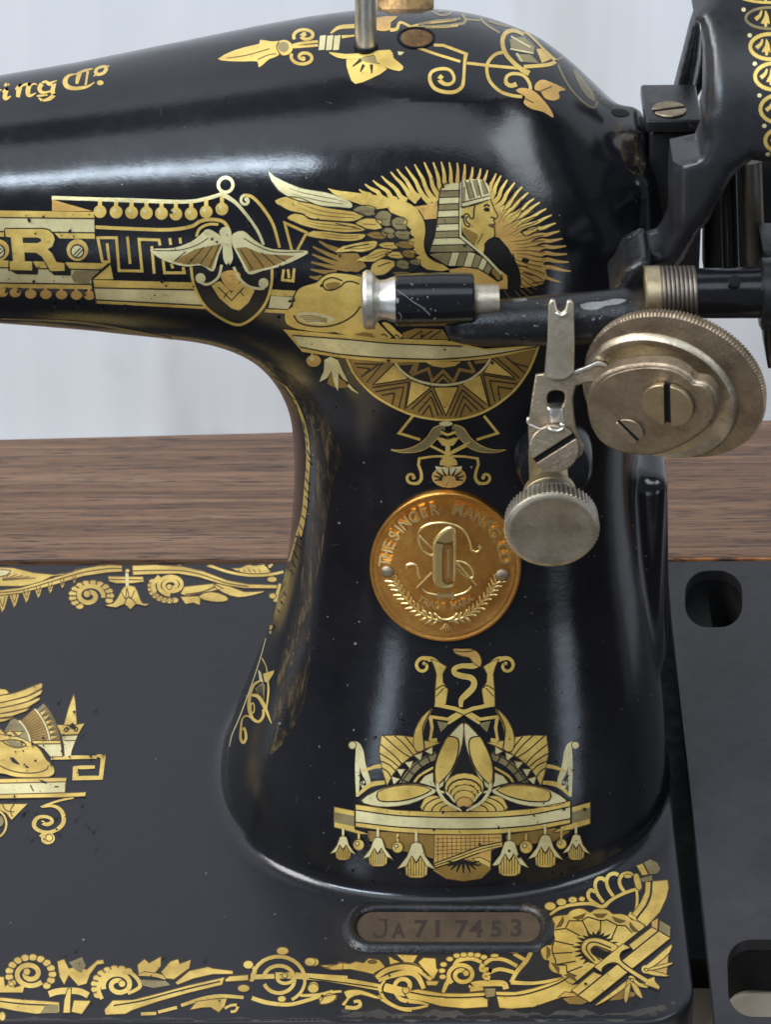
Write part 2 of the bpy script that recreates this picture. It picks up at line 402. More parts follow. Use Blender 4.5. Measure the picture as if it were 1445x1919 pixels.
def surface(f, lo, hi, h):
    ns = [int(round((hi[i]-lo[i])/h)) for i in range(3)]
    gx, gy, gz = [np.linspace(lo[i], lo[i]+ns[i]*h, ns[i]+1, dtype=np.float32) for i in range(3)]
    G = np.empty((len(gx), len(gy), len(gz)), np.float32)
    YY, ZZ = np.meshgrid(gy, gz, indexing='ij')
    for i, xx in enumerate(gx): G[i] = f(np.full_like(YY, xx), YY, ZZ)
    S = G < 0
    c = S[:-1, :-1, :-1].astype(np.int8)*0
    for dx in (0, 1):
        for dy in (0, 1):
            for dz in (0, 1):
                c += S[dx:dx+ns[0], dy:dy+ns[1], dz:dz+ns[2]]
    act = (c > 0) & (c < 8); idx = -np.ones(act.shape, np.int64)
    ijk = np.argwhere(act); idx[act] = np.arange(len(ijk))
    acc = np.zeros((len(ijk), 3)); cnt = np.zeros(len(ijk))
    i, j, k = ijk.T
    for ax_ in range(3):
        o1, o2 = [a for a in range(3) if a != ax_]
        for u in (0, 1):
            for v in (0, 1):
                s = [i.copy(), j.copy(), k.copy()]; s[o1] = s[o1]+u; s[o2] = s[o2]+v
                e = [t.copy() for t in s]; e[ax_] = e[ax_]+1
                a = G[s[0], s[1], s[2]]; b = G[e[0], e[1], e[2]]; m = (a < 0) != (b < 0)
                t = np.where(m, a/(a-b+1e-12), 0)
                p = np.stack(s, 1).astype(float); p[:, ax_] += t
                acc[m] += p[m]; cnt[m] += 1
    P = acc/cnt[:, None]*h+np.array(lo)
    def grad(P):
        e = 0.02; x, y, z = P.T
        return np.stack([(f(x+e, y, z)-f(x-e, y, z)), (f(x, y+e, z)-f(x, y-e, z)), (f(x, y, z+e)-f(x, y, z-e))], 1)/(2*e)
    for _ in range(2):
        g = grad(P); v = f(*P.T); st = (v/np.maximum((g**2).sum(1), 0.2))[:, None]*g
        st = np.clip(st, -h*.5, h*.5); P = P-st
    N = grad(P); N /= np.linalg.norm(N, axis=1)[:, None]+1e-9
    quads = []
    for ax_ in range(3):
        o1, o2 = [a for a in range(3) if a != ax_]
        sl = [slice(0, ns[0]+1), slice(0, ns[1]+1), slice(0, ns[2]+1)]
        s1 = list(sl); s2 = list(sl); s1[ax_] = slice(0, ns[ax_]); s2[ax_] = slice(1, ns[ax_]+1)
        A = S[tuple(s1)]; B = S[tuple(s2)]; m = A != B
        q = np.argwhere(m); q = q[(q[:, o1] > 0) & (q[:, o2] > 0) & (q[:, o1] < ns[o1]) & (q[:, o2] < ns[o2])]
        fl = A[q[:, 0], q[:, 1], q[:, 2]]
        def cell(d1, d2):
            r = q.copy(); r[:, o1] -= d1; r[:, o2] -= d2; return idx[r[:, 0], r[:, 1], r[:, 2]]
        Q = np.stack([cell(1, 1), cell(0, 1), cell(0, 0), cell(1, 0)], 1)
        if ax_ == 1: fl = ~fl
        Q[~fl] = Q[~fl][:, ::-1]
        quads.append(Q)
    Q = np.concatenate(quads); Q = Q[(Q >= 0).all(1)]
    return P, N, Q
hbody = 0.13
BP, BN, BQ = surface(body_f, (-12.4, by0-0.4, -2.6), (bx1+0.5, by1+0.4, 21.0), hbody)
BVH = BVHTree.FromPolygons([tuple(p) for p in BP], BQ.tolist())
def meshnp(name, P, Q, N=None):
    me = bpy.data.meshes.new(name)
    me.vertices.add(len(P)); me.vertices.foreach_set('co', P.astype(np.float32).ravel())
    k = Q.shape[1]
    me.loops.add(len(Q)*k); me.loops.foreach_set('vertex_index', Q.astype(np.int32).ravel())
    me.polygons.add(len(Q)); me.polygons.foreach_set('loop_start', np.arange(0, len(Q)*k, k, dtype=np.int32))
    me.update(calc_edges=True); me.validate()
    me.polygons.foreach_set('use_smooth', [True]*len(me.polygons))
    if N is not None: me.normals_split_custom_set_from_vertices([tuple(v) for v in N])
    return me
def hitbody(px, py):
    """point and smooth normal where the line of sight meets the casting"""
    d = ray(px, py); h = BVH.ray_cast(CAM, d)
    if h[0] is None: return None, None
    p = h[0]; q = BQ[h[2]]; w = [1/((Vector(BP[i])-p).length+1e-4) for i in q]; s = sum(w)
    nn = Vector((0, 0, 0))
    for i, ww in zip(q, w): nn += Vector(BN[i])*(ww/s)
    return p, nn.normalized()

machine = empty('sewing_machine', (1.4, 0, 0), label='black vintage sewing machine with gold sphinx transfers, brass badge and nickel bobbin winder', category='sewing machine')
def rel(o):   # children keep their world place
    o.matrix_parent_inverse = Matrix.Translation(-Vector((1.4, 0, 0))); return o
me = meshnp('cast_body', BP, BQ, BN)
bed_arm = rel(link('cast_body', me, [M['body']], machine, smooth=False))
fac = BP[BQ].mean(1)
mi = np.where(np.abs(fac[:, 2]) < 0.02, 0, 0); 
print('body verts', len(BP))
# ================================================================== setting
YB = by1
def sheet(name, corners, mat, **kw):
    me = bpy.data.meshes.new(name); me.from_pydata([tuple(c) for c in corners], [], [(0, 1, 2, 3)]); me.update()
    return link(name, me, [mat], None, False, **kw)
# wood
m, n, l, b = newmat('dark_walnut_laminate')
v = mapping(n, l, (0.03, 1.6, 1.6)); g1 = noise(n, l, 2.6, 6, 0.6, v, 0.8)
v2 = mapping(n, l, (0.10, 3.4, 3.4)); g2 = noise(n, l, 4.5, 3, 0.6, v2, 0.3)
v3 = mapping(n, l, (0.35, 5.0, 5.0)); g3 = noise(n, l, 4.0, 3, 0.6, v3)
r1 = ramp(n, [(0.30, (0.075, 0.036, 0.019)), (0.47, (0.145, 0.075, 0.041)), (0.60, (0.205, 0.115, 0.066)), (0.75, (0.26, 0.15, 0.09))]); l.new(g1.outputs[0], r1.inputs[0])
c = mixc(n, l, ramp_out(n, l, g2.outputs[0], 0.58, 0.66), r1.outputs[0], (0.035, 0.024, 0.024))
c = mixc(n, l, mathn(n, l, 'MULTIPLY', ramp_out(n, l, g3.outputs[0], 0.45, 0.75), 0.5), c, (0.10, 0.066, 0.05))
l.new(c, b.inputs['Base Color']); 
vp = mapping(n, l, (0.42, 7.0, 7.0)); gp = noise(n, l, 2.2, 3, 0.6, vp)
c = mixc(n, l, mathn(n, l, 'MULTIPLY', ramp_out(n, l, gp.outputs[0], 0.57, 0.63), 0.85), c, (0.022, 0.015, 0.014))
vq = mapping(n, l, (0.4, 8.0, 8.0)); gq = noise(n, l, 3.0, 2, 0.5, vq)
c = mixc(n, l, mathn(n, l, 'MULTIPLY', ramp_out(n, l, gq.outputs[0], 0.64, 0.72), 0.5), c, (0.22, 0.15, 0.115))
l.new(c, b.inputs['Base Color']); b.inputs['Roughness'].default_value = 0.42
l.new(bumpn(n, l, mathn(n, l, 'SUBTRACT', g1.outputs[0], gp.outputs[0]), 0.3, 0.04), b.inputs['Normal'])
M['wood'] = m
m, n, l, b = newmat('worn_wood_edge')
v = mapping(n, l, (0.4, 1, 1)); g = noise(n, l, 3, 5, 0.7, v)
r1 = ramp(n, [(0.42, (0.03, 0.018, 0.012)), (0.55, (0.30, 0.11, 0.03)), (0.7, (0.42, 0.2, 0.08))]); l.new(g.outputs[0], r1.inputs[0]); l.new(r1.outputs[0], b.inputs['Base Color'])
M['edge'] = m
wz = 0.02
fl = onZ(0, 1047, wz); fr = onZ(1445, 1041, wz); bl = onZ(0, 822, wz); br = onZ(1445, 786, wz)
def ext(a, b_, t): return a+(b_-a)*t
board = empty('wooden_board', ((fl.x+fr.x)/2, (fl.y+bl.y)/2, -1.63), label='dark brown wood grain board running behind the sewing machine', category='board')
def prism(name, quad, z0, mat, parent, bevel):
    bm = bmesh.new(); t = [bm.verts.new(q) for q in quad]; bo = [bm.verts.new((q[0], q[1], z0)) for q in quad]
    bm.faces.new(t); bm.faces.new(bo[::-1])
    for i in range(4): bm.faces.new((t[i], bo[i], bo[(i+1) % 4], t[(i+1) % 4]))
    bmesh.ops.recalc_face_normals(bm, faces=bm.faces)
    if bevel: bmesh.ops.bevel(bm, geom=list(bm.edges), offset=bevel, segments=3, affect='EDGES', profile=0.5)
    me = bpy.data.meshes.new(name); bm.to_mesh(me); bm.free()
    ob = link(name, me, [mat], parent); sharp(me, 40)
    if parent: ob.matrix_parent_inverse = Matrix.Translation(-parent.location)
    return ob
q = [ext(fl, fr, -0.8), ext(fl, fr, 1.8), ext(bl, br, 1.8), ext(bl, br, -0.8)]
prism('board_top', q, -1.63, M['wood'], board, 0.08)
e0 = ext(fl, fr, 0.862); e1 = ext(fl, fr, 1.8)
prism('worn_edge', [e0+Vector((0, -0.10, -0.04)), e1+Vector((0, -0.10, -0.04)), e1+Vector((0, -0.005, -0.04)), e0+Vector((0, -0.005, -0.04))], -1.6, M['edge'], board, 0.02)

# wall behind: pale, slightly streaked
m, n, l, b = newmat('pale_streaked_wall')
v = mapping(n, l, (1, 1, 0.10)); g = noise(n, l, 0.30, 3, 0.5, v); v2 = mapping(n, l, (1, 1, 0.6)); g2 = noise(n, l, 0.32, 2, 0.5, v2)
r1 = ramp(n, [(0.36, (0.74, 0.725, 0.72)), (0.5, (0.85, 0.845, 0.85)), (0.64, (0.79, 0.79, 0.80))]); l.new(g.outputs[0], r1.inputs[0])
c = mixc(n, l, mathn(n, l, 'MULTIPLY', ramp_out(n, l, g2.outputs[0], 0.60, 0.74), 0.35), r1.outputs[0], (0.42, 0.39, 0.38))
l.new(c, b.inputs['Base Color']); b.inputs['Roughness'].default_value = 0.8
M['wall'] = m
wy = br.y+4.5
sheet('wall', [(-75, wy, -72), (75, wy, -72), (75, wy, 130), (-75, wy, 130)], M['wall'], kind='structure')
m, n, l, b = newmat('beige_table_top')
v = mapping(n, l); g = noise(n, l, 0.6, 5, 0.6, v); c = mixc(n, l, ramp_out(n, l, g.outputs[0], 0.35, 0.7), (0.50, 0.40, 0.30), (0.58, 0.48, 0.37)); l.new(c, b.inputs['Base Color']); b.inputs['Roughness'].default_value = 0.5
M['table'] = m
m, n, l, b = newmat('dark_brown_floor')
v = mapping(n, l, (0.2, 1, 1)); g = noise(n, l, 0.15, 5, 0.6, v); c = mixc(n, l, g.outputs[0], (0.035, 0.024, 0.017), (0.075, 0.05, 0.036)); l.new(c, b.inputs['Base Color']); b.inputs['Roughness'].default_value = 0.6
M['floor'] = m
TZ = -1.64
sheet('ground', [(-300, -150, -72.0), (300, -150, -72.0), (300, wy, -72.0), (-300, wy, -72.0)], M['floor'], kind='structure')
boxm('table_top', (-13.5, -12.6, TZ-2.5), (15.5, (bl.y+br.y)/2-0.6, TZ), M['table'], None, 0.2, label='beige table top showing in the gap beneath the machine bed', category='table top')
gap_bar = boxm('dark_gap_filler', (onZ(1275, 1500, -0.5).x-0.9, onZ(1310, 1825, -1.2).y, TZ+0.01), (onZ(1330, 1500, -0.5).x+0.7, by1-0.05, -0.75), M['matt_black'], None, 0.05, label='dull black bar added to darken the narrow gap between machine bed and side plate', category='filler bar')  # dark bar added so the gap shows black

# black side plate with openings
def rr_px(x0, y0, x1, y1, r, n=8, skew=0):
    out = []
    for (cx, cy, a0) in ((x1-r, y0+r, -90), (x1-r, y1-r, 0), (x0+r, y1-r, 90), (x0+r, y0+r, 180)):
        for k in range(n+1):
            a = R(a0+90*k/n); X = cx+r*math.cos(a); Y = cy+r*math.sin(a); out.append((X+skew*(Y-y0), Y))
    return out
zp = -0.05
side = empty('side_plate', onZ(1400, 1400, zp), label='flat black metal plate with round-cornered openings beside the machine bed', category='metal plate')
out = [(1251, 1052), (1800, 1048), (1950, 1985), (1348, 1985), (1335, 1860), (1258, 1150)]
h1 = rr_px(1285, 1069, 1392, 1175, 42); h2 = rr_px(1363, 1760, 1560, 1905, 46, skew=0.03)
o_ = onZ(1400, 1400, zp)
p = plate_px('plate_sheet', out, o_, (0, 0, 1), 0.35, M['plate'], side, 0.05, holes=[h1, h2])
p.matrix_parent_inverse = Matrix.Translation(-side.location)
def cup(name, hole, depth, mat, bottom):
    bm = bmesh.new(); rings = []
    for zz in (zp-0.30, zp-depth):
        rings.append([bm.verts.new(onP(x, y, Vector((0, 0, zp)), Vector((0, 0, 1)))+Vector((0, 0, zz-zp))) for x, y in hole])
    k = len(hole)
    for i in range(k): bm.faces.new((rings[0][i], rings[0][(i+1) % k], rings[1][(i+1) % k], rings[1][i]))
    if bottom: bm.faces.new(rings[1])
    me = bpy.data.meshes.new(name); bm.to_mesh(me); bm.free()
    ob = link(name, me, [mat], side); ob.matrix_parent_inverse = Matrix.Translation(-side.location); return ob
cup('hinge_socket', h1, 1.5, M['matt_black'], True)
cup('opening_wall', h2, 1.45, M['matt_black'], False)
# ================================================================== hardware on the machine
def ppc(p): return F/(Vector(p)-CAM).dot(vd)        # photo pixels per centimetre at a point
def mk(o): return rel(o)
def relief_px(name, pts, Y, thick, rnd, mat, parent=None, grid=9, yfun=None, holes=(), keep=False, **kw):
    """casting with rounded edges: outline from the photo, front at Y (or yfun), real thickness behind it"""
    P2 = [Vector(p) for p in pts]
    # densify
    co = []
    for i, p in enumerate(P2):
        q = P2[(i+1) % len(P2)]; k = max(1, int((q-p).length/grid))
        co += [p+(q-p)*(t/k) for t in range(k)]
    nb = len(co); ed = [(i, (i+1) % nb) for i in range(nb)]
    arr = np.array([(p.x, p.y) for p in co]); nxt = np.roll(arr, -1, 0)
    def dist(x, y):
        d = nxt-arr; t = np.clip(((x-arr[:, 0])*d[:, 0]+(y-arr[:, 1])*d[:, 1])/((d**2).sum(1)+1e-9), 0, 1)
        return float(np.sqrt(((arr+d*t[:, None]-(x, y))**2).sum(1)).min())
    def ins(x, y):
        m = ((arr[:, 1] > y) != (nxt[:, 1] > y)); s = arr[m]; e = nxt[m]
        return bool((np.count_nonzero(x < (e[:, 0]-s[:, 0])*(y-s[:, 1])/(e[:, 1]-s[:, 1])+s[:, 0])) % 2)
    x0, y0 = arr.min(0); x1, y1 = arr.max(0)
    ring = []
    for x in np.arange(x0, x1, grid):
        for y in np.arange(y0, y1, grid):
            if ins(x, y) and dist(x, y) > grid*0.45: co.append(Vector((x, y)))
    # extra ring of points near the edge for a clean rounding
    r = delaunay_2d_cdt(co, ed, [], 0, 1e-4); V2, F2 = r[0], r[2]
    bm = bmesh.new(); vv = []
    for p in V2:
        d = dist(p.x, p.y); s = max(0, 1-min(d/rnd, 1))
        Yp = (yfun(p.x, p.y) if yfun else Y) + (rnd/90)*(1-math.sqrt(max(0, 1-s*s)))
        vv.append(bm.verts.new(onY(p.x, p.y, Yp)))
    for f in F2:
        c = sum((V2[i] for i in f), Vector((0, 0)))/len(f)
        if ins(c.x, c.y):
            try: bm.faces.new([vv[i] for i in f])
            except ValueError: pass
    for x in [x for x in bm.verts if not x.link_faces]: bm.verts.remove(x)
    bmesh.ops.recalc_face_normals(bm, faces=bm.faces)
    if sum((f.normal for f in bm.faces), Vector()).y > 0:
        for f in bm.faces: f.normal_flip()
    top = list(bm.faces)
    be = [e.link_loops[0] for e in bm.edges if len(e.link_faces) == 1]; pairs = [(lo.vert, lo.link_loop_next.vert) for lo in be]
    ret = bmesh.ops.duplicate(bm, geom=top); vm = ret['vert_map']
    for f in [g for g in ret['geom'] if isinstance(g, bmesh.types.BMFace)]: f.normal_flip()
    for g in [g for g in ret['geom'] if isinstance(g, bmesh.types.BMVert)]: g.co.y += thick
    for a, b in pairs:
        try: bm.faces.new((b, a, vm[a], vm[b]))
        except ValueError: pass
    me = bpy.data.meshes.new(name); bm.to_mesh(me); bm.free()
    ob = link(name, me, [mat], parent, **kw); sharp(me, 60); return ob
def kid(o, parent):
    """parent o while keeping its place"""
    o.parent = parent; bpy.context.view_layer.update(); o.matrix_parent_inverse = parent.matrix_world.inverted(); return o
def screw(name, c, n, r, ang, mat, parent, h=0.09, slot=0.13):
    """slotted screw head: two raised halves over a dark seat"""
    u, v, n = frame(n); c = Vector(c)
    hw = slot*r; co, ed = [], []
    ca, sa = math.cos(ang), math.sin(ang)
    for s in (1, -1):
        a0 = math.asin(hw/r); b0 = len(co); k = 18
        for i in range(k+1):
            a = a0+(math.pi-2*a0)*i/k; x, y = r*math.cos(a)*s, r*math.sin(a)*s
            co.append(Vector((x*ca-y*sa, x*sa+y*ca)))
        ed += [(b0+i, b0+(i+1) % (k+1)) for i in range(k+1)]
    hd = extrude2d(name, co, ed, c+n*h, u, v, n, h, mat, None, min(0.02, r*.12))
    seat = lathe('screw_seat', c-n*h*2, n, [(0, r*0.97), (h*2.2, r*0.97)], M['matt_black'], None, 32)
    kid(hd, parent)
    kid(seat, hd) if parent is machine else kid(seat, parent)
    return hd

M['rust'] = metal('rusty_brass', (0.42, 0.27, 0.12), (0.20, 0.11, 0.05), 0.45, 0.85, (0.03, 0.02, 0.012), 0.6)
# ---- medallion pieces come with the transfers; bobbin winder first
winder = kid(empty('bobbin_winder', onY(1100, 600, -5.8)), machine)
XA = Vector((1, 0.0, 0.012))
def bar(name, x0, y, prof, mat, Yp=-5.8, seg=48, **kw):
    o = onY(x0, y, Yp); s = ppc(o)
    return kid(lathe(name, o, XA, [(t/s, r/s) for t, r in prof], mat, None, seg, **kw), winder)
bar('spindle_flange', 678, 562, [(0, 40), (3, 52), (9, 56), (20, 55), (26, 48), (27, 42)], M['nickel2'])
bar('spindle_neck', 704, 562, [(0, 43), (8, 37), (20, 38), (30, 42), (39, 44)], M['nickel2'])
sleeve_o = bar('rubber_sleeve', 741, 562, [(0, 46), (3, 49), (80, 50), (144, 48), (148, 45)], M['body'])
bar('ferrule', 888, 562, [(0, 30), (3, 31), (45, 28), (48, 26)], M['nickel'])
pts = [onY(838, 622, -5.9), onY(862, 612, -5.85), onY(900, 606, -5.8), onY(960, 604, -5.8), onY(1100, 597, -5.8), onY(1170, 591, -5.8), onY(1216, 588, -5.8)]
cast_o = kid(tube('winder_casting', pts, [0.18, 0.38, 0.46, 0.49, 0.54, 0.56, 0.58], M['cast'], None, 28), winder)
kid(relief_px('casting_lug', smoothpoly([(1148, 552), (1158, 530), (1172, 502), (1190, 488), (1212, 480), (1222, 500), (1222, 560)], 4), -5.5, 1.2, 22, M['cast'], None, 8), winder)
bar('brass_collar', 1208, 552, [(0, 50), (3, 54), (28, 54), (32, 51)], M['brass'])
hp = []; c0 = onY(1240, 551, -5.8); s_ = ppc(c0)
for i in range(8*26+1):
    a = i/26*2*math.pi; hp.append(c0+XA*(i/26*8.2/s_)+Vector((0, math.cos(a), math.sin(a)))*(49/s_))
kid(tube('coil_spring', hp, 4.4/s_, M['spring'], None, 8), winder)
bar('shaft_sleeve', 1238, 551, [(0, 40), (62, 40), (64, 47), (192, 49), (196, 46)], M['body'])
oh = onY(1379, 527, -6.33)
bar('bearing_cheek', 1424, 551, [(0, 60), (4, 68), (120, 70)], M['cast'])
kid(lathe('oil_hole', oh, (0, -1, 0.45), [(-0.1, 0.12), (-0.035, 0.12), (-0.03, 0.10)], M['matt_black'], None, 20), winder)
kid(relief_px('cheek_plate', [(1432, 470), (1600, 470), (1600, 700), (1440, 690), (1434, 640)], -5.0, 1.2, 14, M['cast'], None, 12), winder)

# winder wheel
wn_ = Vector((-0.32, -0.92, -0.20)).normalized()
wc = onY(1264, 727, -6.9); s_ = ppc(wc)
wheel = kid(lathe('winder_wheel', wc, wn_, [(-0.30, 1.70), (-0.24, 1.84), (-0.06, 1.88), (0.0, 1.83), (0.03, 1.6), (0.03, 0.5)], M['bronze'], None, knurl=(1, 2, 150, 0.04)), winder)
rc_ = onP(1238, 742, wc+wn_*0.04, wn_)
kid(lathe('wheel_flange', rc_, wn_, [(-0.05, 1.62), (0.06, 1.60), (0.12, 1.54), (0.13, 1.40), (0.10, 1.34)], M['nickel'], None, 64), wheel)
hc = onP(1232, 745, wc+wn_*0.10, wn_)
kid(lathe('wheel_hub', hc, wn_, [(0, 1.28), (0.2, 1.20), (0.34, 1.18), (0.5, 1.22)], M['brass'], None, 64, squash=(1.0, 0.86)), wheel)
fo = wc+wn_*0.78
heart = smoothpoly([(1100, 768), (1103, 735), (1125, 706), (1165, 689), (1215, 683), (1260, 688), (1288, 703), (1302, 716), (1325, 722), (1343, 745), (1345, 775), (1325, 806), (1282, 835), (1232, 853), (1180, 852), (1135, 836), (1110, 806)], 5)
kid(plate_px('cam_plate', heart, fo, wn_, 0.34, M['bronze'], None, 0.06), wheel)
kid(plate_px('cam_face', [((x-1222)*0.93+1224, (y-768)*0.92+768) for x, y in heart], fo+wn_*0.02, wn_, 0.05, M['bronze'], None, 0.015), wheel)
screw('slotted_screw', onP(1254, 754, fo+wn_*0.03, wn_), wn_, 0.53, math.pi/2+0.0, M['brass'], winder, 0.12, 0.12)
screw('small_screw', onP(1180, 806, fo+wn_*0.03, wn_), wn_, 0.31, math.pi/2+0.75, M['bronze'], winder, 0.05, 0.13)

# stop latch in front of the casting
ln = Vector((-0.08, -0.97, 0.22)).normalized(); lo_ = onY(1045, 700, -6.7)
up_pts = [(1020, 706), (1026, 640), (1028, 572), (1032, 562), (1041, 563), (1044, 580), (1052, 588), (1060, 580), (1063, 564), (1072, 563), (1076, 572), (1077, 640), (1076, 700), (1060, 712), (1035, 712)]
latch = kid(plate_px('stop_latch', up_pts, lo_+ln*0.12, ln, 0.14, M['nickel'], None, 0.03), winder)
kid(tube('latch_lip', [onP(x, y, lo_+ln*0.16, ln) for x, y in ((1043, 585), (1047, 590), (1053, 592), (1059, 589), (1062, 584))], 0.035, M['nickel2'], None, 8), latch)
body_pts = smoothpoly([(1003, 708), (1006, 702)], 1)
body_pts = [(1004, 702), (1030, 700), (1062, 696), (1080, 694), (1105, 686), (1122, 679), (1134, 684), (1140, 696), (1137, 708), (1120, 716), (1098, 718), (1080, 724), (1074, 745), (1076, 775), (1080, 806), (1088, 826), (1096, 838), (1092, 852), (1080, 862), (1045, 872), (1012, 868), (992, 845), (990, 800), (996, 752)]
hole = smoothpoly([(1026, 742), (1032, 734), (1047, 732), (1058, 738), (1058, 752), (1050, 765), (1034, 766), (1026, 756)], 3)
kid(plate_px('latch_plate', body_pts, lo_, ln, 0.13, M['bronze'], None, 0.03, holes=[hole]), latch)
kid(plate_px('latch_backing', [(1012, 720), (1070, 716), (1074, 800), (1014, 800)], lo_-ln*0.35, ln, 0.1, M['matt_black'], None, 0.01), latch)
kid(plate_px('latch_ear_lip', smoothpoly([(1074, 697), (1100, 687), (1122, 678), (1136, 683), (1139, 690), (1122, 685), (1104, 692), (1080, 701)], 3), lo_+ln*0.06, ln, 0.08, M['nickel2'], None, 0.02), latch)
kid(relief_px('latch_tongue', smoothpoly([(1024, 768), (1030, 762), (1055, 762), (1061, 772), (1061, 798), (1052, 804), (1034, 803), (1027, 795)], 3), -6.95, 0.15, 10, M['nickel2'], None, 5), latch)
kid(tube('latch_hook', [onP(x, y, lo_+ln*0.2, ln) for x, y in ((1028, 802), (1034, 806), (1045, 808), (1055, 804), (1058, 797), (1050, 794))], 0.035, M['nickel2'], None, 8), latch)
kid(tube('wire_clip', [onP(x, y, lo_+ln*0.12, ln) for x, y in ((991, 782), (989, 790), (993, 796), (1004, 801), (1020, 808), (1026, 811))], 0.03, M['nickel2'], None, 8), latch)
sc_c = onP(1039, 838, lo_+ln*0.03, ln)
screw('latch_screw', sc_c, ln, 0.50, 0.62, M['bronze'], winder, 0.12, 0.12)
kid(lathe('mounting_boss', onY(1040, 880, -4.0), (0.02, -1, 0.05), [(-0.8, 0.86), (0, 0.80), (0.10, 0.72), (0.12, 0.5)], M['body'], None, 40), winder)

# thumb screw
kn = Vector((0.0, -1.0, -0.12)).normalized(); kc = onY(1035, 995, -7.6); s_ = ppc(kc); kr = 90/s_
knob = kid(lathe('thumb_screw', kc, kn, [(-1.05, kr*.55), (-0.98, kr*.60), (-0.80, kr*.64), (-0.58, kr*.78), (-0.44, kr*.90), (-0.40, kr*.98), (-0.06, kr*1.0), (-0.02, kr*.95)], M['nickel2'], None, knurl=(5, 6, 60, 0.075)), winder)
kid(lathe('thumb_screw_face', kc, kn, [(-0.06, kr*.985), (-0.02, kr*.975), (0.015, kr*.93), (0.03, kr*.86), (0.02, kr*.80), (0.02, kr*0.02)], M['nickel'], None, 72), knob)
kid(lathe('thumb_screw_neck', kc, kn, [(-2.6, kr*.40), (-1.3, kr*.42), (-1.25, kr*.56), (-1.02, kr*.60)], M['brass'], None, 48), knob)

# ---- spool pin, knob, oil holes on top of the arm
hp_, hn_ = hitbody(686, 88)
kid(lathe('spool_pin', hp_-Vector((0, 0, 0.15)), (0, 0.02, 1), [(0, 0.21), (0.25, 0.21), (0.45, 0.225), (6.5, 0.225)], M['nickel2'], None, 28), machine)
kid(lathe('pin_collar', hp_-Vector((0, 0, 0.1)), (0, 0.02, 1), [(0, 0.26), (0.14, 0.25)], M['matt_black'], None, 28), machine)
tk = onY(760, 40, 2.0)
kid(lathe('thread_knob', tk-Vector((0, 0, 0.2)), (0, -0.1, 1), [(0, 0.35), (0.35, 0.35), (0.42, 0.55), (0.5, 0.61), (0.72, 0.61), (0.8, 0.5), (1.0, 0.35)], M['rust'], None, 40), machine)
hp_, hn_ = hitbody(780, 70)
oc = kid(lathe('oil_cap_hole', hp_, hn_, [(-0.3, 0.40), (0.010, 0.40), (0.012, 0.36), (-0.02, 0.34)], M['matt_black'], None, 40), machine)
kid(lathe('oil_cap', hp_, hn_, [(-0.2, 0.33), (-0.01, 0.33), (0.008, 0.27), (0.012, 0.1)], M['rust'], None, 40), oc)
hp_, hn_ = hitbody(1163, 212)
if hp_: kid(lathe('oil_hole', hp_, hn_, [(-0.2, 0.20), (0.015, 0.20), (0.018, 0.18)], M['matt_black'], None, 28, squash=(1, 0.8)), machine)

# ---- bearing post and its cap
def bx_px(name, xa, xb, yt, yb, Yf, depth, mat, parent, bev=0.06):
    tl = onY(xa, yt, Yf); br_ = onY(xb, yb, Yf)
    return kid(boxm(name, (tl.x, Yf, br_.z), (br_.x, Yf+depth, tl.z), mat, None, bev), parent)
post = bx_px('bearing_post', 1219, 1311, 248, 520, -1.25, 1.3, M['cast'], machine, 0.07)
cap = bx_px('bearing_cap', 1211, 1316, 226, 249, -1.45, 1.75, M['cast'], machine, 0.06)
cz_ = onY(1260, 226, -1.45).z
cs = onZ(1255, 207, cz_+0.01)
screw('cap_screw', cs, (0, 0, 1), 0.36, 0.25, M['bronze'], machine, 0.05, 0.16)

# ---- hand wheel and the bracket in front of it
def wy_(x, y):
    t = max(0.0, (300-y)/300.0)
    return -4.6 + 1.5*t*t + 0.4*t + 0.0012*max(0, 1360-x)
rim_out = [(1340, -60), (1323, 0), (1309, 19), (1303, 36), (1313, 44), (1321, 80), (1325, 130), (1324, 205), (1318, 232), (1322, 262), (1310, 292), (1262, 302),
           (1259, 350), (1259, 430), (1250, 452), (1238, 470), (1212, 478), (1206, 505), (1262, 512), (1284, 482), (1309, 436), (1328, 415), (1354, 364), (1367, 340), (1383, 320), (1410, 300), (1445, 304), (1530, 318), (1620, 330), (1620, -60)]
wheelp = kid(empty('hand_wheel', onY(1420, 200, -3)), machine)
rimo = kid(relief_px('wheel_rim', rim_out, -4.6, 1.0, 26, M['plate2'], None, 10, yfun=wy_), wheelp)
kid(relief_px('spoke', [(1303, 38), (1296, 60), (1286, 100), (1264, 186), (1262, 205), (1292, 205), (1298, 170), (1309, 110), (1314, 60), (1312, 44)], 0.6, 0.5, 8, M['cast'], None, 6), wheelp)
kid(relief_px('spoke', [(1293, 205), (1300, 176), (1312, 120), (1318, 60), (1330, 70), (1330, 140), (1322, 158), (1308, 182), (1304, 205)], 1.4, 0.4, 8, M['cast'], None, 6), wheelp)
kid(relief_px('dark_hollow_fill', [(1322, 300), (1620, 280), (1620, 520), (1322, 520)], -0.6, 0.8, 10, M['matt_black'], None, 16), wheelp)  # dull black plate added to fill the dark hollow behind the hub
a_ = onY(1416, 510, -3.4); b_t = onY(1408, 300, -3.4)
kid(lathe('wheel_hub', a_, b_t-a_, [(0, 0.22), (2.6, 0.22)], M['spring'], None, 28), wheelp)
a_ = onY(1372, 515, -2.6); b_t = onY(1366, 300, -2.6)
kid(lathe('wheel_sleeve', a_, b_t-a_, [(0, 0.18), (2.6, 0.18)], M['body'], None, 28), wheelp)
# ---- cover plate on the right flank of the pillar
kid(relief_px('cover_flange', [(1236, 936), (1252, 936), (1254, 1180), (1248, 1244), (1232, 1244), (1238, 1180)], 0.6, 1.4, 5, M['cast'], None, 7), machine)
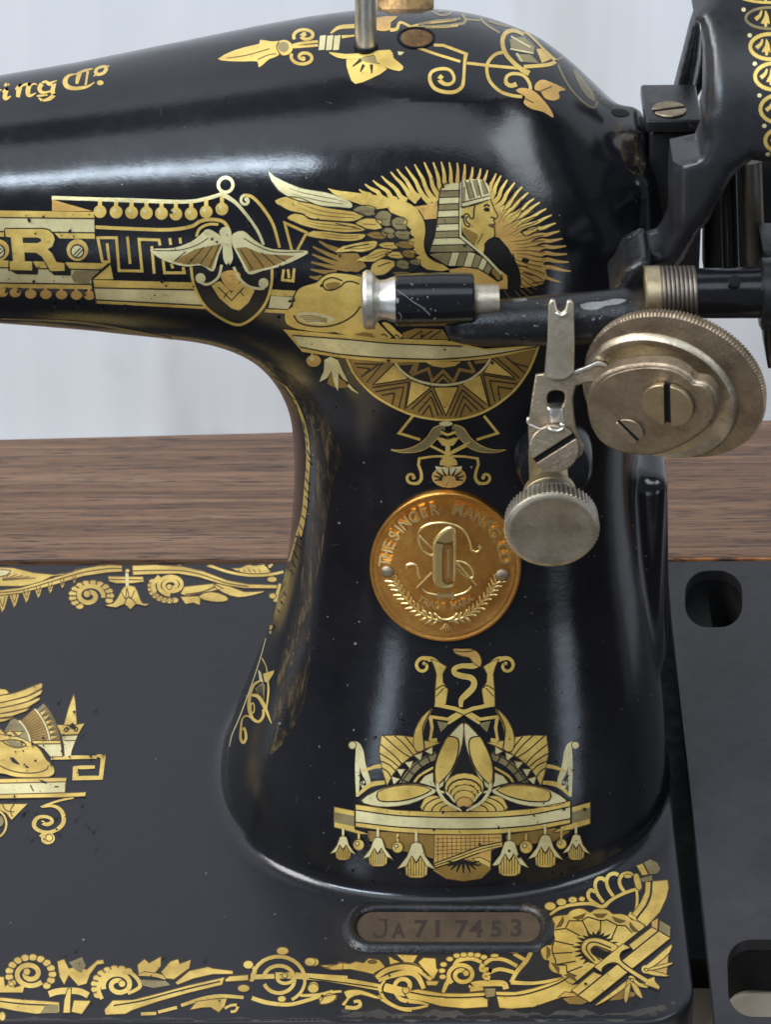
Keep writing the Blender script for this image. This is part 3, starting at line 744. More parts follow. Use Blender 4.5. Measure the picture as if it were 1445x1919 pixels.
# ---- serial number panel on the bed
def stad(x0, x1, yc, r, n=12, skew=0.0):
    out = []
    for (cx, a0) in ((x1-r, -90), (x0+r, 90)):
        for k in range(n+1):
            a = R(a0+180*k/n); out.append((cx+r*math.cos(a), yc+r*math.sin(a)*0.92+skew*(cx-x0)))
    return out
so = Vector((0, -8, 0.0)); sn = Vector((0, 0, 1))
outer = stad(638, 1042, 1739, 50, skew=0.004); inner = stad(668, 1014, 1739, 33, skew=0.004)
def loft_rim(name, prof, mat, parent):
    """prof: list of (outline, z)"""
    vs_, fs = [], []; k = len(prof[0][0])
    for ol, z in prof:
        for x, y in ol: 
            p = onZ(x, y, 0.0); vs_.append((p.x, p.y, z))
    for i in range(len(prof)-1):
        for j in range(k): fs.append((i*k+j, i*k+(j+1) % k, (i+1)*k+(j+1) % k, (i+1)*k+j))
    me = bpy.data.meshes.new(name); me.from_pydata(vs_, [], fs); me.update()
    bm = bmesh.new(); bm.from_mesh(me); bmesh.ops.recalc_face_normals(bm, faces=bm.faces); bm.to_mesh(me); bm.free()
    return kid(link(name, me, [mat], None), parent)
def lerp_o(t): return [(a[0]+(b[0]-a[0])*t, a[1]+(b[1]-a[1])*t) for a, b in zip(outer, inner)]
panel = loft_rim('serial_panel_rim', [(lerp_o(0), -0.02), (lerp_o(.18), 0.06), (lerp_o(.4), 0.13), (lerp_o(.62), 0.145), (lerp_o(.82), 0.12), (lerp_o(1), 0.05), (lerp_o(1.03), 0.015)], M['cast'], machine)
kid(plate_px('serial_plate', inner, Vector((0, 0, 0.03)), sn, 0.05, M['serial'], None, 0), panel)
# ================================================================== gilt transfers: thin sheets laid on the casting
def hit_bed(px, py):
    return onZ(px, py, 0.0), Vector((0, 0, 1))
class T:
    def __init__(s, x, y, k): s.x, s.y, s.k = x, y, k
    def __call__(s, p): return (s.x+p[0]*s.k, s.y+p[1]*s.k)
class Decal:
    def __init__(s, name, t, hit=hitbody, parent=None, lift=0.005, grid=8):
        s.name, s.t, s.hit, s.par, s.lift, s.grid = name, t, hit, parent, lift, grid
        s.v, s.n, s.f, s.m, s.mats, s.cache = [], [], [], [], [], {}
        s.mir = None; s.cnt = 0; s.outl = False
    def mi(s, m):
        if m not in s.mats: s.mats.append(m)
        return s.mats.index(m)
    def pt(s, p, layer, extra=0.0):
        key = (round(p[0], 1), round(p[1], 1))
        h = s.cache.get(key)
        if h is None:
            h = s.hit(p[0], p[1]); s.cache[key] = h
        if h[0] is None: return None
        s.v.append(h[0]+h[1]*(s.lift+0.0035*layer+s.cnt*1.5e-5+extra)); s.n.append(h[1]); return len(s.v)-1
    def tri(s, ids, m):
        if any(i is None for i in ids): return
        if len(set(ids)) < 3: return
        P = [s.v[i] for i in ids]
        if max((P[i]-P[i-1]).length for i in range(len(P))) > 0.6: return
        nn = (P[1]-P[0]).cross(P[2]-P[0])
        if nn.length < 1e-9: return
        if nn.dot(s.n[ids[0]]) < 0: ids = ids[::-1]
        s.f.append(tuple(ids)); s.m.append(m)
    def fillp(s, mat, P, layer=0, holes=()):
        """P already in photo pixels"""
        m = s.mi(mat); s.cnt += 1; co, ed = [], []
        for lp in [P]+list(holes):
            pts = []
            for i, p in enumerate(lp):
                q = lp[(i+1) % len(lp)]; L = math.hypot(q[0]-p[0], q[1]-p[1]); k = max(1, int(L/s.grid))
                pts += [Vector((p[0]+(q[0]-p[0])*t/k, p[1]+(q[1]-p[1])*t/k)) for t in range(k)]
            b0 = len(co); co += pts; ed += [(b0+i, b0+(i+1) % len(pts)) for i in range(len(pts))]
        E = [(co[a], co[b]) for a, b in ed]
        def inside(x, y):
            c = False
            for a, b in E:
                if (a.y > y) != (b.y > y) and x < (b.x-a.x)*(y-a.y)/(b.y-a.y)+a.x: c = not c
            return c
        xs = [p.x for p in co]; ys = [p.y for p in co]; g = s.grid
        x = min(xs)+g/2
        while x < max(xs):
            y = min(ys)+g/2
            while y < max(ys):
                if inside(x, y): co.append(Vector((x+.01, y+.013)))
                y += g
            x += g
        r = delaunay_2d_cdt(co, ed, [], 0, 1e-3)
        ids = [s.pt(p, layer) for p in r[0]]
        for f in r[2]:
            cx = sum(r[0][i].x for i in f)/len(f); cy = sum(r[0][i].y for i in f)/len(f)
            if inside(cx, cy): s.tri([ids[i] for i in f], m)
    def both(s, pts):
        out = [pts]
        if s.mir is not None: out.append([(2*s.mir-p[0], p[1]) for p in pts])
        return out
    def fill(s, mat, pts, layer=0, sm=0, holes=()):
        for P in s.both(pts):
            if sm: P = smoothpoly(P, sm)
            if s.outl and mat in ('gold', 'pale', 'orange') and len(P) > 2: s.ribbon('ink2', [s.t(p) for p in list(P)+[P[0]]], [1.3, 1.3]*len(P), layer+.5)
            s.fillp(mat, [s.t(p) for p in P], layer, [[s.t(p) for p in h] for h in holes])
    def ribbon(s, mat, P, ws, layer=0, bump=0.0):
        m = s.mi(mat); s.cnt += 1
        if mat[:3] == 'ink': ws = [w*1.25 for w in ws]
        Q = [P[0]]; Wd = [ws[0]]
        for i in range(1, len(P)):
            a, b = P[i-1], P[i]; L = math.hypot(b[0]-a[0], b[1]-a[1])
            if L < 0.3: continue
            k = max(1, int(L/s.grid))
            for t in range(1, k+1):
                Q.append((a[0]+(b[0]-a[0])*t/k, a[1]+(b[1]-a[1])*t/k)); Wd.append(ws[i-1]+(ws[i]-ws[i-1])*t/k)
        prev = None; n = len(Q)
        for i in range(n):
            a = Q[max(i-1, 0)]; b = Q[min(i+1, n-1)]; dx, dy = b[0]-a[0], b[1]-a[1]; L = math.hypot(dx, dy) or 1
            # miter at corners
            nx, ny = -dy/L, dx/L; w = Wd[i]/2
            if 0 < i < n-1:
                ax, ay = Q[i][0]-a[0], Q[i][1]-a[1]; la = math.hypot(ax, ay) or 1
                c = abs((-ay/la)*nx+(ax/la)*ny); w = w/max(c, 0.55)
            l = s.pt((Q[i][0]+nx*w, Q[i][1]+ny*w), layer); r_ = s.pt((Q[i][0]-nx*w, Q[i][1]-ny*w), layer)
            c_ = s.pt(Q[i], layer, bump) if bump else None
            if prev:
                if bump:
                    s.tri([prev[0], l, c_, prev[2]], m); s.tri([prev[2], c_, r_, prev[1]], m)
                else: s.tri([prev[0], l, r_, prev[1]], m)
            prev = (l, r_, c_)
    def line(s, mat, pts, w, layer=0, sm=5, bump=0.0):
        for P in s.both(pts):
            ws = w if isinstance(w, (list, tuple)) else [w]*len(P)
            if sm and len(P) > 2:
                idx = smoothpoly([(i, ws[i]) for i in range(len(P))], sm, False)
                P = smoothpoly(P, sm, False); W2 = [max(0.3, q[1]) for q in idx]
            else: W2 = list(ws)
            s.ribbon(mat, [s.t(p) for p in P], W2, layer, bump)
    def spiral(s, mat, cx, cy, r0, r1, a0, turns, w0, w1, layer=0, squash=1.0, bump=0.0, blob=True):
        """from outer radius r0 at angle a0 (deg, screen) inwards"""
        n = max(8, int(abs(turns)*22)); pts = []; ws = []
        for i in range(n+1):
            t = i/n; a = R(a0)+t*turns*2*math.pi; r = r0+(r1-r0)*t
            pts.append((cx+r*math.cos(a), cy+r*math.sin(a)*squash)); ws.append(w0+(w1-w0)*t)
        s.line(mat, pts, ws, layer, 0, bump)
        if blob: s.dot(mat, pts[-1][0], pts[-1][1], w1*0.75/s.t.k, layer)
    def dot(s, mat, x, y, r, layer=0, ry=None, n=16):
        ry = ry or r
        s.fill(mat, [(x+r*math.cos(2*math.pi*k/n), y+ry*math.sin(2*math.pi*k/n)) for k in range(n)], layer)
    def ring(s, mat, x, y, r, w, layer=0, ry=None, a0=0, a1=360):
        ry = ry or r; n = max(8, int((a1-a0)/14))
        s.line(mat, [(x+r*math.cos(R(a0+(a1-a0)*k/n)), y+ry*math.sin(R(a0+(a1-a0)*k/n))) for k in range(n+1)], w, layer, 0)
    def build(s, **kw):
        if not s.f: return None
        me = bpy.data.meshes.new(s.name); me.from_pydata([tuple(p) for p in s.v], [], s.f); me.update()
        o = link(s.name, me, [M[k] for k in s.mats], None, True, **kw)
        me.polygons.foreach_set('material_index', s.m)
        if s.name != 'badge_relief': me.normals_split_custom_set_from_vertices([tuple(p) for p in s.n])
        return kid(o, s.par or bed_arm)
# ------------------------------------------------------------------ arm band with the big letter
LT = T(0, 370, .17301); A_ = T(0, 300, .41522)
d = Decal('arm_band_transfer', LT)
d.fill('gold', [(-60, 141), (1010, 157), (1018, 232), (-60, 216)]); d.fill('pale', [(-60, 216), (1018, 232), (1020, 380), (-60, 366)])
d.fill('gold', [(-60, 368), (40, 368), (40, 424), (-60, 424)]); d.fill('gold', [(585, 384), (1021, 384), (1024, 446), (640, 442)])
d.line('ink', [(-60, 216), (1016, 228)], 1.8, 2); d.line('ink', [(-60, 367), (1021, 381)], 1.8, 2)
d.fill('orange', [(560, 22), (1000, 148), (560, 148)])
Rp = [(50, 340), (470, 340), (530, 355), (575, 400), (590, 450), (565, 525), (512, 558), (560, 600), (608, 695), (695, 708), (697, 790), (545, 792), (500, 715), (450, 635), (390, 594), (262, 590), (265, 685), (345, 690), (345, 785), (105, 780), (100, 690), (140, 680), (115, 430), (60, 420)]
Rc = [(240, 430), (400, 430), (440, 445), (440, 475), (400, 492), (245, 490)]
d.fill('gold', [(-60, 678), (1165, 714), (1085, 782), (-60, 757)]); d.fill('pale', [(-60, 757), (1085, 782), (985, 882), (985, 938), (-60, 922)])
d.fill('gold', [(-60, 922), (985, 938), (992, 992), (-60, 975)]); d.fill('olive', [(800, 792), (1076, 786), (980, 888), (965, 936), (800, 918), (770, 860)], 1)
d.line('ink', [(-60, 757), (1085, 782)], 1.8, 2); d.line('ink', [(-60, 922), (985, 938)], 1.8, 2)
d.fill('ink', [(90, 690), (105, 780), (345, 786), (405, 832), (175, 826), (100, 785)], 3)
d.fill('ink', [(345, 690), (410, 780), (405, 832), (345, 785)], 3); d.fill('ink', [(697, 708), (765, 780), (765, 842), (580, 838), (540, 792), (697, 790)], 3)
d.line('ink', Rp+[Rp[0]], 3.4, 3, 0); d.fill('gold', Rp, 4, 0, [Rc]); d.fill('ink', Rc, 4)
for ex in (835, -22):
    d.line('gold', [(ex-10, 430), (ex-5, 480)], 6); d.dot('gold', ex, 568, 118, 1); d.dot('orange', ex+22, 580, 86, 2); d.dot('ink', ex, 580, 78, 3); d.dot('pale', ex, 580, 62, 4)
    d.line('ink', [(ex-40, 622), (ex+38, 540)], 1.8, 5); d.line('ink', [(ex-18, 642), (ex+60, 562)], 1.8, 5)
for x, y in ((-145, 1020), (20, 1026), (160, 1030), (328, 1044), (493, 1048), (663, 1052), (825, 1056), (965, 1058)):
    d.dot('orange', x, y, 62, 0, 50); d.line('gold', [(x-5, y-75), (x-3, y-40)], 5)
d.fill('gold', [(1192, 722), (1225, 884), (1005, 884)]); d.line('ink', [(1192, 718), (1000, 880)], 2.2, 2)
d.t = A_
d.fill('gold', [(415, 540), (885, 552), (890, 582), (420, 574)]); d.fill('pale', [(420, 574), (892, 584), (916, 654), (430, 630)]); d.fill('gold', [(430, 630), (930, 656), (952, 672), (432, 646)])
d.line('ink', [(422, 575), (890, 585)], 1.8, 2); d.line('ink', [(430, 629), (920, 655)], 1.8, 2)
d.line('ink', [(415, 540), (432, 648)], 2.4, 3, 0)
d.fill('gold', [(1222, 583), (1352, 590), (1340, 616), (1222, 610)]); d.fill('pale', [(1222, 612), (1332, 618), (1300, 672), (1212, 666)]); d.fill('gold', [(1200, 672), (1300, 676), (1300, 692), (1193, 686)])
# bead string and scrolls
d.line('pale', [(232, 170), (420, 176), (600, 182), (830, 188), (930, 174), (1003, 152)], [7, 7, 8, 7, 7, 7]); 
d.ring('pale', 1018, 112, 33, 6, 1); d.line('pale', [(1005, 155), (1060, 190), (1110, 245), (1160, 315), (1190, 382)], [9, 7, 6, 5.5, 5])
d.spiral('pale', 1108, 183, 26, 8, -90, -0.9, 5, 6); d.line('gold', [(1108, 157), (1140, 168), (1185, 215), (1232, 290), (1262, 395)], [5, 6, 6, 5.5, 5])
for i, (x, y) in enumerate(zip((450, 523, 593, 660, 728, 793, 862, 930, 1001), (232, 234, 236, 238, 240, 243, 242, 233, 220))):
    d.dot('gold', x, y, 29, 1); d.line('gold', [(x, y-55), (x, y-18)], 7.5); d.dot('pale', x-8, y-8, 9, 2)
d.line('gold', [(430, 302), (600, 310), (760, 314), (860, 300), (905, 275), (960, 268), (1010, 280), (1036, 322)], 6.5)
d.line('gold', [(885, 345), (900, 310), (940, 290), (985, 290)], 5)
for pl in ([(462, 462), (440, 350), (524, 350), (536, 498), (640, 500), (626, 357), (716, 360), (722, 385)], [(462, 460), (492, 458), (482, 375)], [(574, 345), (586, 468)], [(684, 388), (695, 512)], [(765, 352), (770, 382)], [(812, 350), (814, 376)], [(735, 450), (742, 508), (830, 508), (826, 482)], [(772, 468), (780, 488)]):
    d.line('gold', pl, 5.2, 0, 0)
for pl in ([(1345, 545), (1310, 450)], [(1318, 410), (1284, 282), (1384, 327), (1342, 405)], [(1280, 492), (1274, 540), (1322, 545), (1328, 488)], [(1300, 492), (1304, 532)]):
    if pl[0][0] != 1345: d.line('gold', pl, 5, 0, 0)
# shield and winged figure
sh = [(862, 480), (875, 560), (920, 650), (1000, 712), (1080, 740), (1150, 702), (1200, 640), (1225, 560), (1228, 488)]
d.fill('ink', sh, 3, 4); d.line('gold', sh, 5, 4)
d.fill('gold', [(955, 565), (985, 545), (1045, 610), (1092, 545), (1150, 585), (1122, 640), (1080, 676), (1045, 666), (990, 620)], 4)
d.line('ink', [(985, 570), (1045, 630), (1100, 572)], 1.6, 5, 0); d.line('ink', [(1010, 620), (1030, 590)], 1.4, 5); d.line('ink', [(1100, 610), (1085, 590)], 1.4, 5)
d.fill('orange', [(998, 510), (1045, 494), (1085, 512), (1076, 560), (1045, 588), (1010, 556)], 5, 3); d.line('gold', [(990, 545), (1045, 603), (1094, 545)], 3, 5, 0)
d.line('pale', [(1000, 470), (988, 520), (960, 548), (930, 558), (905, 548)], 5, 5); d.dot('pale', 905, 530, 23, 6)
d.line('pale', [(1055, 480), (1080, 530), (1120, 565), (1165, 577), (1195, 575)], 5, 5); d.dot('pale', 1190, 552, 23, 6)
d.fill('pale', [(680, 400), (780, 395), (860, 368), (905, 335), (940, 310), (1000, 345), (1005, 380), (985, 430), (962, 500), (910, 472), (840, 478), (760, 458), (705, 430)], 5, 3)
d.fill('pale', [(1040, 350), (1095, 318), (1150, 360), (1230, 400), (1390, 408), (1340, 446), (1250, 482), (1185, 497), (1122, 512), (1085, 450)], 5, 3)
d.fill('dark', [(880, 400), (1000, 375), (955, 490), (900, 465), (850, 470), (780, 455)], 6); d.fill('dark', [(1065, 395), (1110, 390), (1180, 420), (1330, 430), (1250, 470), (1180, 488), (1125, 500)], 6)
for a, b_ in (((920, 390), (850, 465)), ((960, 385), (905, 465)), ((990, 380), (945, 480)), ((840, 410), (790, 450)), ((1085, 400), (1140, 490)), ((1130, 400), (1190, 480)), ((1180, 415), (1240, 470)), ((1240, 425), (1290, 455))): d.line('ink', [a, b_], 1.4, 7)
d.line('ink', [(690, 405), (800, 405), (880, 385), (940, 350)], 1.2, 7); d.line('ink', [(1100, 350), (1160, 385), (1240, 412), (1370, 412)], 1.2, 7)
d.fill('pale', [(990, 322), (1012, 300), (1042, 312), (1045, 380), (1052, 440), (1030, 476), (1008, 440), (1004, 360)], 7, 3)
d.build()

# ------------------------------------------------------------------ sphinx
B1 = T(500, 300, .20761); B2 = T(780, 300, .20761); B3 = T(530, 490, .20761); B4 = T(640, 640, .26298); BB = T(480, 290, .42906); ID = T(0, 0, 1)
d = Decal('sphinx_transfer', ID)
tips = [(673, 355), (684, 345), (699, 338), (715, 330), (732, 322), (744, 317), (760, 312), (777, 308), (795, 304), (812, 304), (827, 303), (842, 304), (857, 305), (871, 308), (886, 313), (901, 316), (914, 319), (930, 325), (939, 329), (951, 337), (965, 342), (979, 350), (990, 361), (1001, 372), (1012, 379), (1024, 391), (1034, 403), (1042, 418), (1049, 433), (1055, 447), (1061, 461), (1063, 476), (1066, 491), (1070, 508), (1050, 528)]
for i, (x, y) in enumerate(tips):
    cx, cy = 868, 478
    L = math.hypot(x-cx, y-cy); k = 0.42 if 5 < i < 27 else 0.34
    if i < 5: k = 0.16+0.05*i
    if 9 < i < 20: k = 0.36
    dx, dy = (cx-x)/L, (cy-y)/L; pts = []
    for j in range(6):
        t = j/5*k*L; wob = 2.6*math.sin(j*1.7+i*0.3)*(j/5 if j < 3 else 1); pts.append((x+dx*t-dy*wob, y+dy*t+dx*wob))
    d.line('gold' if (i < 12 or 17 < i < 28) else 'orange', pts, [2.4, 4.6, 6.4, 7.5, 9, 11], 0)
d.t = B2
d.fill('orange', [(-20, 420), (90, 405), (190, 370), (200, 525), (70, 537), (20, 450)], 1)
d.fill('orange', [(690, 420), (760, 470), (800, 540), (880, 600), (960, 670), (1040, 740), (1110, 830), (1150, 930), (1180, 1030), (1150, 1110), (1050, 1150), (940, 1150), (935, 1000), (890, 900), (830, 790), (750, 700), (715, 690), (700, 600)], 1)
d.dot('ink', 985, 905, 34, 2, 26)
for k in range(30):
    a = R(-62+k*4.6); r0 = 330+40*math.sin(k*2.1); r1 = 600 if k < 18 else 640; cx_, cy_ = 560, 800
    P_ = [(cx_+(r0+(r1-r0)*t/4)*math.cos(a)+5*math.sin(t*2+k), cy_+(r0+(r1-r0)*t/4)*math.sin(a)+6*math.sin(t*1.7+k)) for t in range(5)]
    if P_[0][0] > 720 and P_[0][1] < 1080: d.line('ink2', P_, [0.5, 0.9, 1.3, 1.8, 1.4], 3)
for (p, q) in (((1000, 1150), (1200, 1120)), ((1040, 1110), (1190, 1090)), ((900, 950), (1010, 960)), ((960, 1010), (1060, 1040)), ((870, 840), (890, 900))): d.line('ink', [p, q], 1.6, 3)
d.t = B1
for p, q in (((470, 730), (640, 812)), ((415, 780), (690, 900)), ((410, 850), (700, 950)), ((400, 920), (740, 985)), ((395, 985), (630, 1015)), ((385, 1050), (500, 1060))): d.line('dark', [p, ((p[0]+q[0])/2, (p[1]+q[1])/2+8), q], [3, 7, 10], 0)
d.fill('dark', [(640, 840), (820, 840), (900, 960), (820, 1010), (640, 990)], 0)
FE = [[(15, 105), (60, 140), (180, 200), (330, 255), (560, 295), (750, 370), (765, 432), (640, 425), (500, 415), (380, 385), (260, 358), (180, 325), (100, 270), (50, 200)],
      [(75, 365), (180, 330), (300, 340), (440, 400), (560, 430), (800, 465), (880, 500), (780, 552), (600, 547), (430, 532), (350, 505), (330, 485), (200, 455), (110, 405)],
      [(185, 515), (260, 480), (330, 492), (400, 535), (600, 553), (780, 572), (885, 615), (860, 642), (700, 652), (540, 637), (450, 622), (320, 590), (230, 550)],
      [(360, 680), (430, 635), (560, 642), (700, 660), (885, 665), (862, 712), (760, 732), (620, 725), (520, 710)],
      [(620, 830), (700, 770), (860, 735), (992, 728), (985, 785), (930, 815), (850, 830), (760, 820)],
      [(810, 905), (900, 860), (1000, 798), (1135, 808), (1060, 872), (980, 912)],
      [(940, 1010), (960, 930), (1040, 888), (1170, 920), (1130, 980), (1060, 1032), (980, 1042)]]
for i, f in enumerate(FE):
    d.fill('ink', [(x+(8 if x > 700 else -4), y+10) for x, y in f], 1); d.fill('pale' if i == 0 else 'gold', f, 2, 2); d.line('ink', f[1:], 1.5, 3)
for f in FE[:6]:
    cxf = [p[0] for p in f]; x0_, x1_ = min(cxf), max(cxf)
    top_ = sorted(f[:len(f)//2]); bot_ = sorted(f[len(f)//2:])
    for q in (0.35, 0.66):
        P_ = []
        for t in np.linspace(0.22+.1*q, 0.9, 6):
            x = x0_+(x1_-x0_)*t; yt = float(np.interp(x, [p[0] for p in top_], [p[1] for p in top_])); yb = float(np.interp(x, [p[0] for p in bot_], [p[1] for p in bot_])); P_.append((x, yt+(yb-yt)*q))
        d.line('ink2', P_, [0.5, 0.9, 1.1, 1.1, 1.0, 0.6], 3)
for pl in ([(260, 355), (300, 372), (420, 395), (520, 425)], [(700, 800), (820, 775), (920, 755)], [(1000, 960), (1080, 930), (1120, 920)], [(620, 570), (760, 600), (850, 625)]): d.line('ink', pl, 1.5, 3)
d.fill('ink', [(760, 400), (1000, 440), (1260, 530), (1340, 700), (1400, 950), (1290, 1010), (1130, 1020), (980, 880), (880, 700), (800, 550)], 1)
arch = [(550, 255), (640, 275), (850, 300), (1050, 325), (1210, 355), (1300, 398), (1370, 450), (1420, 540), (1435, 640), (1422, 760), (1445, 850), (1500, 900), (1580, 935), (1650, 985), (1580, 1000), (1450, 985), (1395, 950), (1345, 880), (1385, 855), (1305, 825), (1340, 792), (1268, 722), (1340, 700), (1280, 652), (1310, 630), (1235, 565), (1262, 530), (1120, 472), (1090, 430), (1000, 442), (850, 402), (700, 350), (600, 302)]
d.fill('gold', arch, 3); d.line('ink', arch[6:13], 1.6, 4)
leaves = [(775, 405, 985, 505, 'olive'), (970, 450, 1130, 600, 'olive'), (1110, 510, 1270, 640, 'olive'), (795, 520, 1045, 630, 'gold'), (1020, 605, 1160, 710, 'olive'), (1140, 625, 1300, 720, 'olive'), (890, 640, 1095, 715, 'dark'), (1000, 735, 1190, 805, 'gold'), (1150, 725, 1330, 800, 'dark'), (1070, 820, 1240, 890, 'gold'), (1205, 805, 1345, 885, 'dark'), (1150, 895, 1290, 985, 'olive'), (1280, 890, 1390, 950, 'olive'), (1120, 1000, 1300, 1040, 'dark')]
for x0, y0, x1, y1, c in leaves:
    w, h = x1-x0, y1-y0; L = [(x0, y0+h*.40), (x0+w*.18, y0+h*.14), (x0+w*.42, y0), (x0+w*.75, y0+h*.04), (x1, y0+h*.28), (x0+w*.93, y0+h*.55), (x1, y0+h*.9), (x0+w*.7, y1), (x0+w*.35, y0+h*.88), (x0+w*.15, y0+h*.66)]
    d.fill(c, L, 2, 0); d.line('ink', L+[L[0]], 1.4, 4, 0)
    d.line('ink2', [(x0+w*.3, y0+h*.5), (x0+w*.75, y0+h*.55)], 1.0, 4)
# head
d.t = B2
d.fill('ink', [(88, 540), (195, 530), (150, 750), (120, 845), (80, 765)], 2)
lx = lambda y: float(np.interp(y, [205, 230, 300, 400, 500, 600, 700, 800, 850], [300, 240, 212, 203, 193, 182, 163, 128, 118]))
rx = lambda y: float(np.interp(y, [205, 600, 680, 750, 820], [408, 384, 392, 450, 530]))
for i, (a, b_) in enumerate(((205, 268), (276, 328), (334, 388), (394, 445), (451, 507), (513, 568), (576, 632), (638, 694), (700, 757), (763, 822))):
    d.fill('pale' if i % 2 == 0 else 'olive', [(lx(a), a+8), (rx(a), a), (rx(b_), b_), (lx(b_), b_+8)], 4)
    d.line('ink', [(lx(b_)-3, b_+10), (rx(b_)+3, b_+3)], 1.6, 5)
d.line('ink', [(300, 200), (238, 228), (210, 300), (202, 400), (192, 500), (180, 600), (160, 700), (125, 800), (115, 850)], 1.6, 5)
lap = [(120, 850), (320, 815), (500, 825), (560, 850), (640, 900), (700, 955), (775, 1030), (775, 1080), (735, 1092), (640, 1025), (560, 978), (430, 962), (260, 950)]
d.fill('ink', lap, 3, 2)
cuts = [((130, 860), (260, 945), (330, 815)), ]
xsn = [130, 330, 400, 470, 540, 600, 650, 700]
for i in range(7):
    x0, x1 = xsn[i], xsn[i+1]-8
    top = lambda x: float(np.interp(x, [120, 320, 500, 560, 640, 700, 775], [848, 820, 830, 855, 905, 960, 1035]))
    bot = lambda x: float(np.interp(x, [120, 210, 260, 430, 560, 640, 735], [850, 915, 948, 955, 970, 1018, 1085]))
    d.fill('olive' if i % 2 == 0 else 'pale', [(x0, top(x0)), (x1, top(x1)), (x1-40, bot(x1-40)), (max(x0-40, 125), bot(max(x0-40, 125)))], 4)
d.fill('dark', [(690, 970), (715, 980), (765, 1040), (760, 1072), (735, 1080), (680, 1015)], 4)
chest = [(300, 985), (430, 965), (560, 985), (640, 1032), (735, 1098), (785, 1075), (760, 990), (820, 1040), (830, 1160), (530, 1160), (300, 1010)]
d.fill('orange', chest, 3)
d.fill('ink', [(612, 745), (700, 698), (760, 740), (840, 830), (900, 920), (938, 1020), (938, 1160), (822, 1160), (832, 1060), (790, 985), (700, 920), (640, 860)], 3, 2)
face = [(412, 430), (530, 402), (640, 365), (668, 350), (680, 385), (708, 450), (734, 505), (715, 530), (698, 540), (710, 575), (702, 600), (708, 650), (702, 690), (650, 720), (615, 760), (605, 840), (540, 780), (430, 668), (410, 560)]
d.fill('gold', face, 4, 2); d.line('ink', face[3:15], 1.5, 5)
d.fill('dark', [(420, 600), (460, 620), (540, 660), (560, 690), (525, 765), (430, 668)], 5)
d.fill('pale', [(415, 185), (500, 172), (600, 178), (640, 215), (665, 270), (665, 330), (540, 355), (408, 390)], 5)
for pl in ([(425, 240), (425, 385)], [(460, 200), (500, 350)], [(520, 180), (565, 320)], [(590, 180), (625, 310)]): d.line('olive', pl, 7, 6, 0)
for pl in ([(440, 185), (480, 350)], [(480, 180), (525, 345)], [(545, 178), (585, 330)], [(600, 180), (650, 300)], [(415, 185), (405, 430)]): d.line('ink', pl, 1.4, 7)
d.line('pale', [(412, 405), (540, 372), (665, 335)], 6, 6); d.line('ink', [(412, 430), (540, 400), (650, 358)], 1.6, 7); d.line('ink', [(412, 385), (540, 352), (660, 322)], 1.6, 7)
d.line('pale', [(415, 190), (402, 420), (398, 660), (420, 700), (600, 850), (700, 950), (770, 1025)], 4.2, 6); d.line('ink', [(390, 200), (386, 660), (410, 712), (590, 862), (690, 965)], 1.4, 7)
d.line('ink', [(530, 410), (520, 450), (515, 520), (490, 525), (470, 490), (440, 488), (428, 530), (440, 580), (475, 602), (480, 575), (455, 560), (450, 520), (470, 510)], 2.0, 6)
d.line('ink', [(608, 420), (635, 402), (660, 418)], 3, 6); d.fill('ink', [(605, 445), (635, 425), (662, 440), (655, 465), (625, 462)], 6, 3)
d.line('ink', [(668, 515), (695, 520), (715, 530)], 2.2, 6); d.fill('ink2', [(645, 585), (690, 572), (710, 578), (700, 608), (675, 606)], 6, 3)
d.line('ink2', [(600, 660), (575, 710), (545, 760)], 1.6, 6)
# haunch, paws, plinth
d.t = B3
bod = [(85, 405), (100, 310), (160, 228), (300, 182), (360, 132), (450, 98), (600, 108), (760, 140), (800, 300), (780, 560), (600, 600), (480, 630), (350, 634), (200, 614), (100, 592), (30, 545), (25, 450)]
d.fill('gold', bod, 3, 3); d.line('ink', bod[:8], 1.8, 4)
d.line('ink', [(100, 480), (140, 540), (230, 572), (380, 582), (520, 550), (640, 480), (700, 400)], 2.2, 4)
d.line('ink', [(540, 170), (450, 142), (380, 165), (362, 205), (390, 248), (460, 250), (530, 215), (560, 185), (620, 175), (690, 200)], 2.2, 4)
d.fill('dark', [(390, 200), (470, 180), (520, 195), (480, 240), (410, 243)], 4, 3)
d.fill('pale', [(130, 470), (200, 450), (300, 455), (460, 500), (440, 545), (300, 560), (180, 530)], 4, 3)
for k in range(4): d.line('dark', [(150+20*k, 490+15*k), (260+10*k, 482+16*k), (400, 512+10*k)], 1.4, 5)
d.fill('gold', [(470, 628), (620, 575), (760, 565), (820, 540), (870, 550), (950, 630), (992, 672), (930, 692), (780, 682), (620, 662)], 5, 2)
d.fill('dark', [(640, 655), (720, 630), (800, 640), (840, 680)], 6); d.fill('gold', [(895, 548), (965, 555), (1030, 618), (1082, 662), (1040, 692), (1000, 662)], 5, 2)
d.line('ink', [(870, 548), (950, 628), (990, 670)], 1.8, 6); d.line('ink', [(890, 660), (915, 648), (945, 670)], 1.8, 6); d.line('ink', [(1010, 668), (1030, 655), (1052, 680)], 1.8, 6)
d.fill('dark', [(1085, 640), (1200, 600), (1445, 610), (1500, 700), (1080, 690)], 2)
for x in (1150, 1240, 1320): d.line('ink', [(x, 690), (x+110, 620)], 1.8, 3)
d.t = BB
d.fill('gold', [(118, 760), (330, 780), (600, 802), (830, 808), (1000, 846), (1240, 830), (1235, 842), (1000, 892), (800, 908), (600, 906), (400, 888), (202, 858)], 2)
d.fill('pale', [(160, 788), (400, 806), (600, 824), (900, 834), (1000, 852), (1200, 842), (1000, 872), (800, 888), (560, 882), (350, 864), (192, 834)], 3)
